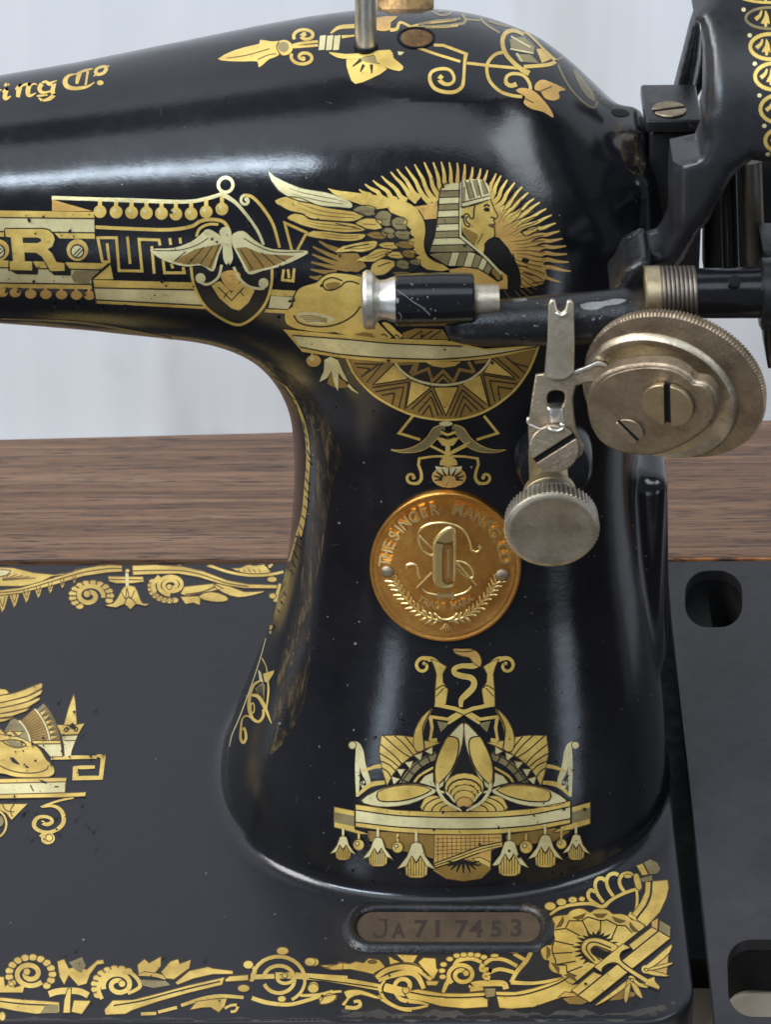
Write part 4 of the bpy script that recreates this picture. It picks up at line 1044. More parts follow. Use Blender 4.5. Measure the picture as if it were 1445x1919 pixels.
d.line('ink', [(160, 786), (400, 804), (600, 822), (900, 834)], 1.8, 4); d.line('ink', [(192, 836), (350, 866), (560, 884), (800, 890), (1000, 874), (1230, 836)], 1.8, 4)
# half disc under the plinth
d.t = B4
outer_ = [(40, 120), (85, 215), (150, 300), (235, 380), (330, 440), (420, 485), (510, 520), (620, 545), (740, 555), (850, 548), (960, 520), (1050, 480), (1130, 430), (1220, 355), (1290, 270), (1350, 170), (1400, 40)]
d.fill('dark', outer_+[(1200, 85), (1000, 120), (740, 145), (380, 145), (150, 125)], 0); d.line('gold', outer_, 4.2, 3)
inner_ = [(385, 150), (430, 205), (500, 255), (600, 290), (740, 305), (880, 280), (960, 235), (1020, 180), (1062, 118)]
for t3 in ([(375, 158), (225, 305), (480, 265)], [(495, 272), (640, 322), (462, 470)], [(655, 322), (835, 318), (745, 525)], [(855, 300), (990, 230), (1050, 455)], [(1072, 120), (1010, 220), (1235, 255)]):
    d.fill('gold', t3, 1); d.line('ink', t3+[t3[0]], 1.8, 2, 0)
d.fill('ink', inner_+[(900, 130), (740, 140), (550, 145)], 2)
d.line('pale', inner_, 4.2, 4)
for pl in ([(640, 345), (500, 480)], [(640, 345), (720, 520)], [(640, 390), (545, 500)], [(640, 390), (690, 525)], [(628, 450), (575, 520)], [(628, 450), (650, 535)], [(860, 340), (775, 530)], [(860, 340), (1020, 480)], [(870, 385), (810, 535)], [(870, 385), (975, 490)], [(880, 440), (845, 535)], [(880, 440), (930, 500)],
           [(480, 285), (220, 325)], [(480, 285), (450, 480)], [(445, 320), (240, 355)], [(445, 320), (410, 470)], [(380, 365), (285, 380)], [(380, 365), (360, 450)], [(295, 150), (180, 290)], [(260, 165), (140, 250)], [(205, 190), (110, 180)], [(205, 190), (150, 245)], [(90, 155), (300, 160)],
           [(1010, 235), (1060, 460)], [(1010, 235), (1240, 270)], [(1055, 275), (1095, 430)], [(1055, 275), (1250, 300)], [(1115, 320), (1130, 420)], [(1115, 320), (1220, 335)], [(1100, 110), (1270, 260)], [(1170, 105), (1310, 225)], [(1220, 150), (1330, 180)]):
    d.line('ink', pl, 1.7, 3)
d.fill('gold', [(600, 142), (850, 140), (810, 170), (725, 182), (650, 170)], 3)
for pl in ([(395, 155), (530, 150), (490, 225)], [(545, 150), (520, 225)], [(500, 235), (620, 190), (650, 285)], [(640, 285), (725, 205), (805, 290)], [(800, 285), (840, 195), (945, 215)], [(905, 140), (950, 215)], [(1045, 135), (950, 145)]):
    d.line('dark', pl, 5.5, 3, 0)
d.line('dark', [(680, 290), (725, 250), (770, 290)], 4, 3, 0)
# tulip drop on the left
d.t = B3
d.fill('pale', [(330, 1085), (372, 985), (378, 885), (430, 855), (500, 888), (540, 980), (592, 1085), (545, 1055), (505, 1000), (500, 1168), (470, 1110), (440, 985), (400, 1050)], 1)
d.fill('dark', [(400, 1100), (430, 1000), (560, 1080), (590, 1135), (480, 1140)], 0); d.line('pale', [(590, 1108), (630, 1150), (682, 1186)], [5, 4, 1.5], 1)
d.dot('orange', 280, 892, 66, 1, 55); d.dot('pale', 265, 870, 22, 2); d.line('gold', [(265, 825), (270, 850)], 4, 2)
d.build()

# ------------------------------------------------------------------ small pendant above the badge
P1 = T(640, 740, .33218)
d = Decal('pendant_transfer', P1); d.mir = 604
d.line('gold', [(403, 118), (325, 215), (445, 252)], 5, 0, 0); d.line('gold', [(500, 285), (600, 335)], 4.5, 0, 0)
d.fill('olive', [(572, 165), (520, 185), (480, 240), (420, 285), (350, 308), (280, 308), (330, 322), (420, 320), (490, 292), (550, 232), (585, 195)], 1, 2)
d.line('gold', [(280, 308), (350, 308), (420, 285), (480, 240), (520, 185), (572, 165)], 1.6, 2); d.line('gold', [(280, 309), (335, 323), (420, 321), (490, 294), (550, 234), (585, 197)], 1.4, 2)
d.line('gold', [(590, 345), (440, 358), (448, 430), (452, 470), (430, 498), (395, 498)], [4, 4.5, 5.5, 6, 6, 5], 0, 2)
d.spiral('gold', 396, 466, 32, 12, 90, 0.75, 5.5, 5)
d.mir = None
d.dot('pale', 590, 160, 38, 3, 14); d.line('gold', [(600, 255), (600, 360)], 9); d.fill('gold', [(535, 240), (665, 240), (630, 285), (570, 285)], 2)
d.line('ink', [(565, 195), (600, 205), (640, 195)], 2, 4); d.line('gold', [(560, 205), (600, 222), (645, 205)], 5, 3)
d.line('ink', [(550, 225), (600, 245), (650, 225)], 2, 4); d.line('gold', [(725, 265), (640, 310), (590, 340), (560, 350)], 4, 1)
d.fill('gold', [(578, 350), (630, 350), (655, 395), (555, 395)], 1, 2); d.dot('orange', 607, 462, 98, 0, 62); d.fill('pale', [(530, 400), (600, 412), (680, 400), (660, 432), (600, 446), (550, 432)], 2, 2)
for k in range(9):
    a = R(200-k*27.5); d.line('ink', [(607+40*math.cos(a), 462-16*math.sin(a)+8), (607+88*math.cos(a), 462-54*math.sin(a))], [3.2, 1.2], 3)
d.build()

# ------------------------------------------------------------------ top of the arm and dome
C1 = T(400, 20, .31834); C2 = T(800, 0, .26298)
d = Decal('arm_top_transfer', C1)
d.fill('gold', [(25, 285), (120, 235), (230, 205), (270, 195), (275, 172), (340, 182), (410, 180), (370, 215), (385, 262), (330, 285), (300, 310), (265, 335), (258, 300), (180, 300), (90, 298)], 0, 2)
d.line('ink2', [(80, 282), (200, 262), (330, 225)], 1.2, 1); d.line('ink2', [(260, 290), (320, 262), (370, 255)], 1.2, 1)
d.dot('gold', 415, 220, 52, 1, 46); d.dot('olive', 412, 215, 32, 2, 30); d.line('ink2', [(385, 185), (372, 220), (395, 262)], 1.6, 3)
d.line('gold', [(465, 205), (520, 192), (615, 182)], 5); d.line('gold', [(465, 215), (520, 212), (615, 205)], 5)
d.spiral('gold', 540, 148, 72, 14, 150, 1.25, 6, 6, squash=.62); d.spiral('gold', 530, 275, 76, 14, 205, -1.3, 6, 6, squash=.66)
for x in (645, 688, 730): d.fill('pale', [(x-18, 150), (x+18, 145), (x+8, 232), (x-26, 235)], 1)
d.line('gold', [(755, 155), (830, 148)], [6, 3]); d.line('gold', [(690, 135), (740, 100), (830, 92)], [3, 7, 8])
d.fill('gold', [(680, 245), (780, 258), (900, 248), (1040, 232), (1060, 280), (1118, 330), (1095, 358), (1020, 338), (960, 300), (945, 262), (850, 285), (760, 285), (710, 270)], 2, 2)
d.fill('gold', [(782, 290), (860, 288), (960, 310), (1022, 345), (930, 400), (835, 432), (800, 380)], 1, 2)
d.fill('olive', [(850, 285), (945, 265), (975, 318), (900, 305)], 2)
for (p, q) in (((870, 290), (820, 330)), ((885, 320), (865, 362)), ((930, 320), (932, 370))): d.line('ink', [p, q], [5, 1.5], 3)
d.fill('orange', [(945, 45), (1085, 35), (1045, 70), (1040, 115), (985, 122), (950, 105)], 1, 2); d.line('gold', [(1040, 115), (1080, 108), (1100, 70), (1160, 95)], [7, 6, 5, 5])
d.line('gold', [(1160, 95), (1240, 75), (1300, 70), (1430, 55)], 4); d.line('gold', [(1160, 97), (1330, 98), (1440, 88)], 4)
d.fill('pale', [(1085, 240), (1125, 245), (1105, 262), (1090, 262)], 0)
d.t = C2
d.line('gold', [(-95, 330), (60, 385), (240, 440)], 5, 0, 0); d.line('gold', [(50, 322), (120, 325), (280, 385), (270, 440), (262, 580)], 5.5, 0, 0)
d.line('gold', [(262, 570), (250, 620), (200, 655), (120, 655), (50, 625), (20, 560), (40, 510), (110, 490), (170, 505), (195, 560), (175, 595), (130, 600), (90, 570), (110, 540)], [6, 6.5, 7, 7, 7, 6.5, 6, 6, 5.5, 5.5, 6, 7, 8, 8])
d.line('gold', [(285, 450), (440, 468), (660, 488)], 5.5, 0, 0)
d.line('gold', [(555, 372), (490, 388), (440, 440), (428, 500), (450, 580), (520, 650), (600, 680), (680, 690)], 6)
d.line('gold', [(690, 250), (620, 220), (560, 240), (538, 300), (560, 380), (620, 450), (680, 500), (730, 525)], [6, 7.5, 8, 8, 8, 8, 9, 10], 1)
d.line('gold', [(690, 225), (740, 260), (820, 340), (880, 400), (915, 440), (850, 465), (690, 478)], [5, 4, 4, 5, 7, 7, 7], 1)
d.fill('olive', [(590, 280), (690, 260), (770, 330), (760, 380), (640, 350), (600, 340)], 0); d.fill('olive', [(625, 385), (740, 390), (800, 450), (660, 440)], 0); d.fill('gold', [(780, 350), (840, 345), (890, 420), (820, 450)], 0)
for (p, q) in (((600, 262), (740, 340)), ((595, 350), (760, 382)), ((640, 380), (680, 440))): d.line('pale', [p, q], 3.2, 1)
d.line('gold', [(740, 640), (730, 590), (690, 540), (620, 525), (572, 545), (565, 590), (600, 612), (640, 600)], [6, 6, 6, 6, 6, 7, 8, 9])
d.fill('orange', [(635, 650), (680, 628), (760, 650), (820, 705), (880, 780), (900, 840), (830, 800), (740, 775), (690, 735), (700, 690)], 2, 3)
d.fill('orange', [(775, 600), (820, 570), (890, 590), (990, 640), (940, 655), (945, 700), (900, 718), (840, 700), (810, 655), (770, 640)], 1, 3); d.line('ink2', [(690, 700), (760, 735)], 1.6, 3); d.line('ink2', [(800, 655), (890, 618)], 1.6, 3)
d.line('olive', [(915, 440), (960, 412), (1040, 410)], 4); d.line('olive', [(935, 462), (980, 560), (1040, 650), (1120, 730), (1190, 768), (1215, 720)], 4)
d.fill('olive', [(1040, 500), (1080, 520), (1180, 650), (1200, 720), (1150, 700), (1090, 620)], 0, 2)
d.fill('olive', [(760, 235), (850, 280), (960, 350), (920, 350), (800, 280)], 0, 2)
d.line('olive', [(270, 138), (380, 148)], 3.5); d.line('olive', [(520, 235), (430, 180), (385, 130), (430, 110), (520, 140), (640, 190), (560, 185), (440, 150)], 4.5)
d.line('olive', [(30, 80), (100, 110), (165, 98), (150, 75), (80, 85)], 4); d.line('olive', [(230, 85), (265, 120), (262, 168), (60, 190), (-40, 185)], 5, 0, 2); d.line('olive', [(240, 135), (60, 150), (-60, 175)], 4, 0, 0)
d.build()
# maker's line, broken off by the picture's edge
J_ = T(0, 60, .20761)
d = Decal('lettering_transfer', J_)
def blk(*pls):
    for pl, w in pls: d.line('gold', pl, w, 0, 3)
blk(([(-60, 560), (-20, 540), (10, 520)], [2, 3, 2]), ([(20, 545), (55, 520), (45, 560), (40, 595), (60, 600), (95, 580)], [3, 7, 8, 8, 6, 2]), ([(35, 490), (62, 470), (80, 480)], [4, 6, 2]),
    ([(135, 520), (175, 490), (165, 540), (158, 590)], [3, 8, 9, 7]), ([(160, 525), (210, 480), (258, 478), (250, 520), (250, 565), (275, 575), (320, 552)], [3, 4, 8, 9, 8, 5, 2]),
    ([(250, 520), (295, 470), (330, 478)], [2, 3, 2]), ([(375, 470), (352, 510), (372, 545), (420, 545), (470, 525)], [8, 8, 6, 4, 3]), ([(375, 460), (410, 450), (440, 470), (480, 470), (470, 540), (480, 570), (440, 605), (380, 622)], [4, 5, 7, 8, 8, 8, 7, 3]),
    ([(330, 580), (370, 575), (430, 570)], [3, 4, 2]), ([(345, 595), (375, 618)], [2, 6]), ([(470, 455), (510, 440)], [4, 1.5]))
blk(([(690, 380), (620, 395), (585, 440), (600, 490), (660, 510), (740, 505), (800, 488), (850, 455)], [2, 5, 9, 9, 7, 6, 4, 2]), ([(720, 365), (700, 420), (690, 470)], [8, 8, 5]), ([(690, 375), (760, 350), (835, 332)], [2, 5, 2]), ([(790, 355), (780, 420), (770, 480)], [5, 4, 4]),
    ([(870, 330), (862, 365), (885, 385), (930, 372), (955, 340), (945, 315), (905, 318), (870, 335)], [5, 7, 6, 6, 7, 6, 5, 5]), ([(945, 318), (985, 305)], [4, 1.5]), ([(870, 385), (840, 400)], [4, 1.5]))
d.dot('gold', 902, 460, 30, 0, 22)
d.build()
# ------------------------------------------------------------------ band on the hand wheel
RB = BVHTree.FromPolygons([tuple(v.co) for v in rimo.data.vertices], [tuple(p.vertices) for p in rimo.data.polygons])
def hit_rim(px, py):
    h = RB.ray_cast(CAM, ray(px, py)); return (h[0], h[1]) if h[0] is not None else (None, None)
d = Decal('wheel_band_transfer', T(1370, 0, .16667), hit_rim, wheelp)
for (cx, cy, rx_, ry_) in ((440, -80, 380, 110), (440, 205, 270, 120), (450, 525, 230, 142), (500, 860, 225, 150), (560, 1225, 225, 160), (620, 1580, 230, 150)):
    d.ring('gold' if cy != 205 else 'olive', cx, cy, rx_, 7 if cy > 300 else 5, 0, ry_)
    d.fill('gold', [(cx-100, cy+60), (cx-60, cy-20), (cx-50, cy-90), (cx-15, cy-30), (cx, cy+70), (cx-25, cy+50), (cx-30, cy+95), (cx-60, cy+95), (cx-62, cy+60)], 0, 2)
    d.line('gold', [(cx-160, cy+15), (cx-110, cy-30), (cx-90, cy-85)], [8, 6, 3])
for x, y in ((147, 110), (215, 398), (273, 718), (325, 1073), (380, 1415), (420, 1735), (90, -150)): d.dot('pale', x, y, 26, 0, 24)
d.build()
# ------------------------------------------------------------------ embossed badge
MC = (836.0, 1057.5); MR = (139.5, 140.5)
def hit_badge(px, py):
    p, n = hitbody(px, py)
    if p is None: return None, None
    return p+n*0.10, n
badge_e = kid(empty('trade_badge', hitbody(*MC)[0]), machine)
def badge_disc():
    vs_, fs, ns_ = [], [], []
    prof = [(0.0, 0.045), (0.2, 0.05), (0.4, 0.05), (0.6, 0.045), (0.78, 0.04), (0.885, 0.035), (0.905, 0.055), (0.925, 0.06), (0.94, 0.05), (0.955, 0.085), (0.975, 0.09), (0.99, 0.075), (1.0, 0.04), (1.002, -0.08)]
    seg = 96
    for i, (r, h) in enumerate(prof):
        for k in range(seg):
            a = 2*math.pi*k/seg; p, n_ = hitbody(MC[0]+MR[0]*r*math.cos(a), MC[1]+MR[1]*r*math.sin(a)); vs_.append(p+n_*(0.06+h))
    for i in range(1, len(prof)-1):
        for k in range(seg): fs.append((i*seg+k, i*seg+(k+1) % seg, (i+1)*seg+(k+1) % seg, (i+1)*seg+k))
    fs.append(tuple(seg+k for k in range(seg)))
    me = bpy.data.meshes.new('badge_disc'); me.from_pydata([tuple(p) for p in vs_], [], fs)
    bm = bmesh.new(); bm.from_mesh(me)
    for v in [v for v in bm.verts if not v.link_faces]: bm.verts.remove(v)
    big = [f for f in bm.faces if len(f.verts) > 10]; bmesh.ops.poke(bm, faces=big)
    bmesh.ops.recalc_face_normals(bm, faces=bm.faces)
    f0 = max(bm.faces, key=lambda f: f.calc_center_median().z)
    bm.to_mesh(me); bm.free(); me.update()
    return kid(link('badge_disc', me, [M['copper']], None), badge_e)
bd = badge_disc()
D_ = T(640, 740, .33218)
d = Decal('badge_relief', D_, hit_badge, badge_e, 0.002, 5)
def emb(pts, w=4.0, sm=4, mat='copper_lit', b=0.06): d.line(mat, pts, [q*1.25 for q in w] if isinstance(w, list) else w*1.25, 0, sm, b)
# needles, thread and shuttle
emb([(440, 780), (520, 860)], 3.5); emb([(640, 920), (760, 1058)], [5, 3]); emb([(515, 985), (430, 1072)], [4, 2.5])
emb([(525, 900), (470, 870), (440, 810), (445, 750), (500, 715), (580, 708), (650, 725), (700, 765), (725, 820), (735, 862), (765, 872), (782, 850), (770, 832)], 4)
emb([(638, 922), (690, 930), (735, 970), (742, 1015), (700, 1010), (650, 960)], 3)
emb([(370, 965), (375, 948), (405, 940), (430, 955), (435, 990), (445, 1020)], 4); emb([(455, 1075), (480, 1100), (540, 1115)], 3.5); emb([(640, 1118), (700, 1100), (735, 1065)], 3.5)
d.fill('copper_lit', [(540, 1102), (552, 1098), (556, 1108), (620, 1108), (624, 1098), (638, 1102), (638, 1140), (624, 1142), (620, 1130), (556, 1130), (552, 1140), (540, 1138)], 3)
for r_ in (0.0,): 
    ol = [(528, 830), (545, 790), (600, 742), (632, 745), (638, 800), (636, 1020), (628, 1055), (590, 1068), (550, 1055), (528, 1010)]
    d.fill('copper_lit', ol, 14, 3); emb(ol+[ol[0]], 7, 3, 'copper_lit', 0.10)
    il = [(575, 860), (585, 825), (615, 822), (632, 850), (632, 1010), (618, 1040), (590, 1040), (575, 1010)]
    d.fill('copper', il, 17, 3); d.line('ink2', il+[il[0]], 2.2, 18, 3); d.line('copper_lit', [(604, 850), (604, 1010)], 5.5, 20, 0); d.line('ink2', [(540, 812), (600, 822), (636, 806)], 2, 18); d.line('ink2', [(524, 850), (524, 1010), (550, 1062), (592, 1074)], 2.4, 3)
# laurel
rl = np.random.RandomState(3)
for sgn in (1, -1):
    cx = 588
    st = [(cx-sgn*x, y) for x, y in ((20, 1262), (110, 1235), (180, 1180), (240, 1110), (285, 1040))]
    emb(st, 3)
    for t in np.linspace(0.05, 0.98, 12):
        i = t*4; k = int(min(i, 3)); f = i-k; x = st[k][0]+(st[k+1][0]-st[k][0])*f; y = st[k][1]+(st[k+1][1]-st[k][1])*f
        a = math.atan2(st[k+1][1]-st[k][1], st[k+1][0]-st[k][0])
        for s2 in (-1, 1):
            b_ = a+s2*R(42+8*rl.rand()); L = 42+14*rl.rand(); emb([(x, y), (x+L*.5*math.cos(b_)+3, y+L*.5*math.sin(b_)), (x+L*math.cos(b_), y+L*math.sin(b_))], [2, 4.5, 1.2], 3)
for a in (60, 75, 90, 105, 120): emb([(590, 1272), (590+58*math.cos(R(a)), 1262+52*math.sin(R(a)))], [3, 2])
emb([(520, 1215), (560, 1250), (620, 1250), (660, 1215)], 4)
d.build()
# lettering on the badge
def text_polys(txt, size=1.0):
    c = bpy.data.curves.new('t', 'FONT'); c.body = txt; c.size = size; c.align_x = 'CENTER'; c.resolution_u = 3; c.offset = 0.022
    o = bpy.data.objects.new('t', c); COL.objects.link(o); dg = bpy.context.evaluated_depsgraph_get()
    me = bpy.data.meshes.new_from_object(o.evaluated_get(dg)); V = [(v.co.x, v.co.y) for v in me.vertices]; Fc = [tuple(p.vertices) for p in me.polygons]
    bpy.data.objects.remove(o); bpy.data.curves.remove(c); bpy.data.meshes.remove(me); return V, Fc
def put_text(name, items, mat, hit, parent, h=0.03, sides=True):
    """items: (char, x, y, size px, angle, xscale); raised lettering laid on the surface"""
    bm = bmesh.new()
    for ch, x, y, sz, ang, xs_ in items:
        V, Fc = text_polys(ch, 1.0); ca, sa = math.cos(ang), math.sin(ang); ids = []
        for vx, vy in V:
            a, b_ = vx*sz*xs_, -vy*sz; p, n_ = hit(x+a*ca-b_*sa, y+a*sa+b_*ca); ids.append((bm.verts.new(p+n_*h), n_))
        fl = []
        for f in Fc:
            try: fl.append(bm.faces.new([ids[i][0] for i in f]))
            except ValueError: pass
        if sides:
            E = [e for f in fl for e in f.edges if len(e.link_faces) == 1]; mp = {}
            for e in set(E):
                for v in e.verts:
                    if v not in mp:
                        n_ = next(q[1] for q in ids if q[0] is v); mp[v] = bm.verts.new(v.co-n_*(h+0.02))
                bm.faces.new((e.verts[0], e.verts[1], mp[e.verts[1]], mp[e.verts[0]]))
    bmesh.ops.recalc_face_normals(bm, faces=bm.faces)
    me = bpy.data.meshes.new(name); bm.to_mesh(me); bm.free()
    return kid(link(name, me, [mat], None, smooth=False), parent)
items = []
s1 = "THE SINGER MANFG. CO."
angs = {0: 187, 1: 195, 2: 203}
seq = [('T', 185), ('H', 193), ('E', 201.5), ('S', 212.5), ('I', 220.5), ('N', 228), ('G', 238.5), ('E', 248.5), ('R', 259), ('M', 282), ('A', 293.5), ('N', 304), ('F', 314.5), ('G', 324), ('.', 331), ('C', 341), ('O', 351)]
for ch, a in seq:
    rad = 101; items.append((ch, MC[0]+rad*math.cos(R(a)), MC[1]+rad*math.sin(R(a)), 30, R(a+90), 0.9))
for i, (ch, a) in enumerate(zip('TRADE', (127, 118.5, 110, 101.5, 94))): items.append((ch, MC[0]+80*math.cos(R(a)), MC[1]+80*math.sin(R(a)), 17, R(a-90), 1.0))
for i, (ch, a) in enumerate(zip('MARK', (78, 69, 61, 53))): items.append((ch, MC[0]+80*math.cos(R(a)), MC[1]+80*math.sin(R(a)), 17, R(a-90), 1.0))
for it in items: put_text('letter', [it], M['copper_lit'], hit_badge, badge_e, 0.040)
for x, y in ((729, 1067), (940, 1073)):
    p, n_ = hit_badge(x, y)
    kid(lathe('rivet', p-n_*0.02, n_, [(0, 0.15), (0.05, 0.15), (0.09, 0.12), (0.11, 0.06)], M['bronze'], None, 20), badge_e)

# ------------------------------------------------------------------ ornament on the foot of the pillar
K7 = T(640, 1300, .33218); E_ = T(560, 1180, .41522); L1 = T(640, 1480, .33218)
d = Decal('foot_transfer', K7, grid=8); d.mir = 691; d.outl = True
d.dot('pale', 62, 290, 22, 1); d.line('pale', [(60, 272), (95, 285), (112, 330), (118, 390), (130, 440), (150, 490), (148, 520), (128, 528), (112, 508), (130, 495)], [4, 6, 9, 11, 12, 9, 7, 5, 5, 5])
d.line('pale', [(88, 290), (90, 420), (90, 580)], [4, 9, 5]); d.line('ink', [(95, 458), (120, 485), (112, 520)], 1.4, 2)
d.line('gold', [(118, 438), (190, 412), (250, 410), (310, 425)], [4, 7, 7, 5]); d.line('gold', [(92, 575), (160, 515), (245, 500)], [4, 9, 7])
d.fill('gold', [(225, 235), (330, 234), (420, 246), (460, 262), (520, 270), (560, 275), (500, 300), (440, 325), (385, 360), (335, 400), (290, 455), (258, 518), (232, 440), (213, 330)], 1)
for a, b_, c in (((235, 235), (330, 320), (390, 358)), ((222, 285), (300, 350), (345, 400)), ((215, 335), (280, 375), (325, 415)), ((218, 378), (270, 400), (310, 440)), ((300, 235), (360, 290), (405, 345)), ((360, 240), (400, 290), (425, 330)), ((225, 415), (262, 440), (280, 470)), ((415, 246), (430, 280), (450, 315))): d.line('ink', [a, b_, c], 1.7, 2)
d.fill('gold', [(508, 82), (455, 130), (415, 205), (406, 280), (425, 325), (468, 310), (460, 240), (475, 165), (508, 100)], 3, 2); d.line('ink', [(508, 84), (462, 180), (462, 250), (470, 308)], 1.6, 4)
d.line('olive', [(345, 512), (395, 438), (455, 385), (540, 345)], 14, 1)
for p, q in (((330, 478), (378, 500)), ((368, 425), (410, 455)), ((420, 370), (455, 415)), ((478, 335), (500, 385))): d.line('ink', [p, q], 2, 2)
for x, y, a in ((500, 322, -62), (438, 352, -50), (384, 396, -40), (336, 438, -30), (303, 486, -14)):
    P = [(x+34*math.cos(R(a+t)), y+34*math.sin(R(a+t))) for t in (0, 125, 235)]; P = [(x+30*math.cos(R(a+90+t)), y+30*math.sin(R(a+90+t))) for t in (-90, 30, 150)]
    d.fill('pale', P, 2)
d.line('gold', [(405, 512), (440, 462), (520, 415)], 4.5, 2); d.fill('pale', [(430, 512), (470, 462), (545, 430), (545, 535), (500, 530)], 2)
d.line('ink', [(330, 512), (380, 440), (450, 372), (540, 328)], 1.6, 3)
bigp = [(682, 162), (640, 200), (590, 262), (548, 350), (528, 430), (530, 500), (548, 540), (600, 482), (652, 372), (682, 280), (690, 190)]
d.fill('ink', [(x-12, y-6) for x, y in bigp[:7]]+[(691, 640), (691, 130)], 4)
d.fill('pale', bigp, 5, 2); d.fill('gold', [(604, 238), (658, 256), (655, 340), (618, 430), (545, 512), (528, 430), (545, 350), (575, 285)], 6, 2); d.line('ink', [(604, 238), (658, 254), (656, 340), (618, 432), (545, 512)], 1.6, 7)
d.fill('pale', [(112, 600), (200, 545), (290, 518), (420, 508), (540, 542), (480, 582), (380, 622), (260, 637), (165, 627)], 5, 2); d.fill('gold', [(205, 553), (300, 520), (420, 514), (508, 540), (440, 575), (330, 602), (218, 602)], 6, 2)
d.line('ink', [(205, 553), (216, 602), (330, 604), (440, 577), (510, 540)], 1.6, 7); d.line('ink', [(100, 600), (200, 538), (300, 512), (420, 502), (530, 530)], 2.2, 4)
d.line('gold', [(745, 120), (700, 95), (640, 118), (600, 142), (502, 128), (512, 190), (505, 235), (500, 262)], [6, 6, 6, 6, 6, 6, 5, 6], 3, 0)
d.fill('olive', [(540, 152), (608, 165), (582, 195), (560, 215)], 3); d.line('gold', [(500, 265), (540, 258)], 7, 3)
d.line('gold', [(528, 60), (640, 82), (700, 108), (780, 165)], [8, 8, 8, 5], 5, 0); d.line('ink', [(528, 72), (640, 95), (690, 118), (760, 165)], 1.5, 6, 0)
d.fill('gold', [(458, 660), (458, 610), (480, 582), (530, 572), (580, 590), (640, 640), (650, 660)], 5, 2)
for r_ in (1.0, .72, .45): d.ring('ink', 630, 662, 175*r_-5, 1.7, 6, 88*r_, 180, 300)
d.mir = None
d.fill('ink', [(640, 440), (745, 440), (830, 545), (691, 660), (548, 545)], 6)
d.dot('gold', 694, 528, 112, 7, 84)
for r_, yy in ((100, 545), (84, 562), (66, 580)): d.dot('ink', 694, yy, r_, 8+(100-r_)//16, r_*.72); d.dot('gold', 694, yy+3, r_-6, 9+(100-r_)//16, r_*.72-5)
d.dot('orange', 694, 612, 46, 14, 34); d.dot('ink', 690, 642, 20, 15, 14)
for sg in (-1, 1): d.line('pale', [(691+sg*150, 500), (691+sg*142, 545), (691+sg*95, 610), (691+sg*12, 655)], [5, 6, 6, 4], 13); d.line('ink', [(691+sg*108, 480), (691+sg*112, 540), (691+sg*70, 600), (691, 650)], 1.8, 14)
d.line('pale', [(545, 545), (600, 560), (640, 610)], 4, 13); d.line('pale', [(840, 545), (780, 560), (745, 610)], 4, 13)
d.t = E_; d.mir = 750
d.fill('gold', [(596, 130), (625, 140), (668, 165), (650, 198), (652, 235), (674, 268), (665, 332), (640, 350), (614, 346), (616, 270), (622, 200), (612, 165)], 2, 0)
d.line('ink', [(618, 270), (650, 250), (668, 262)], 1.5, 3); d.line('ink', [(620, 300), (655, 262)], 1.3, 3)
d.spiral('gold', 562, 162, 40, 12, -35, -1.1, 7, 5, 2); d.line('gold', [(560, 128), (600, 132), (640, 155)], [6, 9, 5], 2)
d.mir = None
d.line('gold', [(732, 348), (734, 315), (758, 290), (785, 262), (792, 235), (775, 215), (735, 207), (705, 195), (703, 175), (735, 162), (785, 162), (812, 148)], [7, 10, 12, 12, 11, 11, 11, 10, 9, 9, 11, 14], 3)
d.fill('orange', [(698, 84), (735, 84), (775, 84), (808, 100), (825, 135), (818, 165), (790, 150), (770, 125), (740, 118), (708, 105)], 4, 3); d.line('ink', [(705, 92), (740, 98), (790, 92)], 1.4, 5)
d.t = L1
d.fill('dark', [(150, 232), (525, 255), (525, 390), (430, 360), (270, 332), (150, 285)], 0); d.fill('dark', [(930, 255), (1200, 215), (1290, 235), (1200, 290), (930, 320)], 0)
d.fill('gold', [(78, 80), (300, 112), (500, 122), (692, 123), (880, 120), (1080, 105), (1293, 60), (1293, 186), (1080, 228), (880, 246), (692, 251), (500, 248), (300, 236), (78, 206)], 5)
d.fill('pale', [(78, 111), (300, 142), (500, 152), (692, 155), (880, 152), (1080, 136), (1293, 92), (1293, 160), (1080, 198), (880, 215), (692, 219), (500, 217), (300, 206), (78, 180)], 6)
for yo in ([(78, 111), (300, 142), (500, 152), (692, 155), (880, 152), (1080, 136), (1293, 92)], [(78, 180), (300, 206), (500, 217), (692, 219), (880, 215), (1080, 198), (1293, 160)]): d.line('ink', yo, 1.8, 7)
d.line('ink', [(78, 76), (78, 208)], 2.2, 7); d.line('ink', [(1293, 58), (1293, 188)], 2.2, 7)
d.fill('gold', [(-40, 95), (76, 118), (76, 222), (165, 250), (100, 248), (-40, 210)], 3); d.fill('olive', [(-40, 125), (74, 146), (74, 205), (-40, 182)], 4)
d.fill('gold', [(1298, 96), (1403, 68), (1403, 190), (1300, 222), (1192, 242), (1240, 205), (1298, 190)], 3); d.fill('olive', [(1300, 125), (1401, 98), (1401, 162), (1300, 188)], 4)
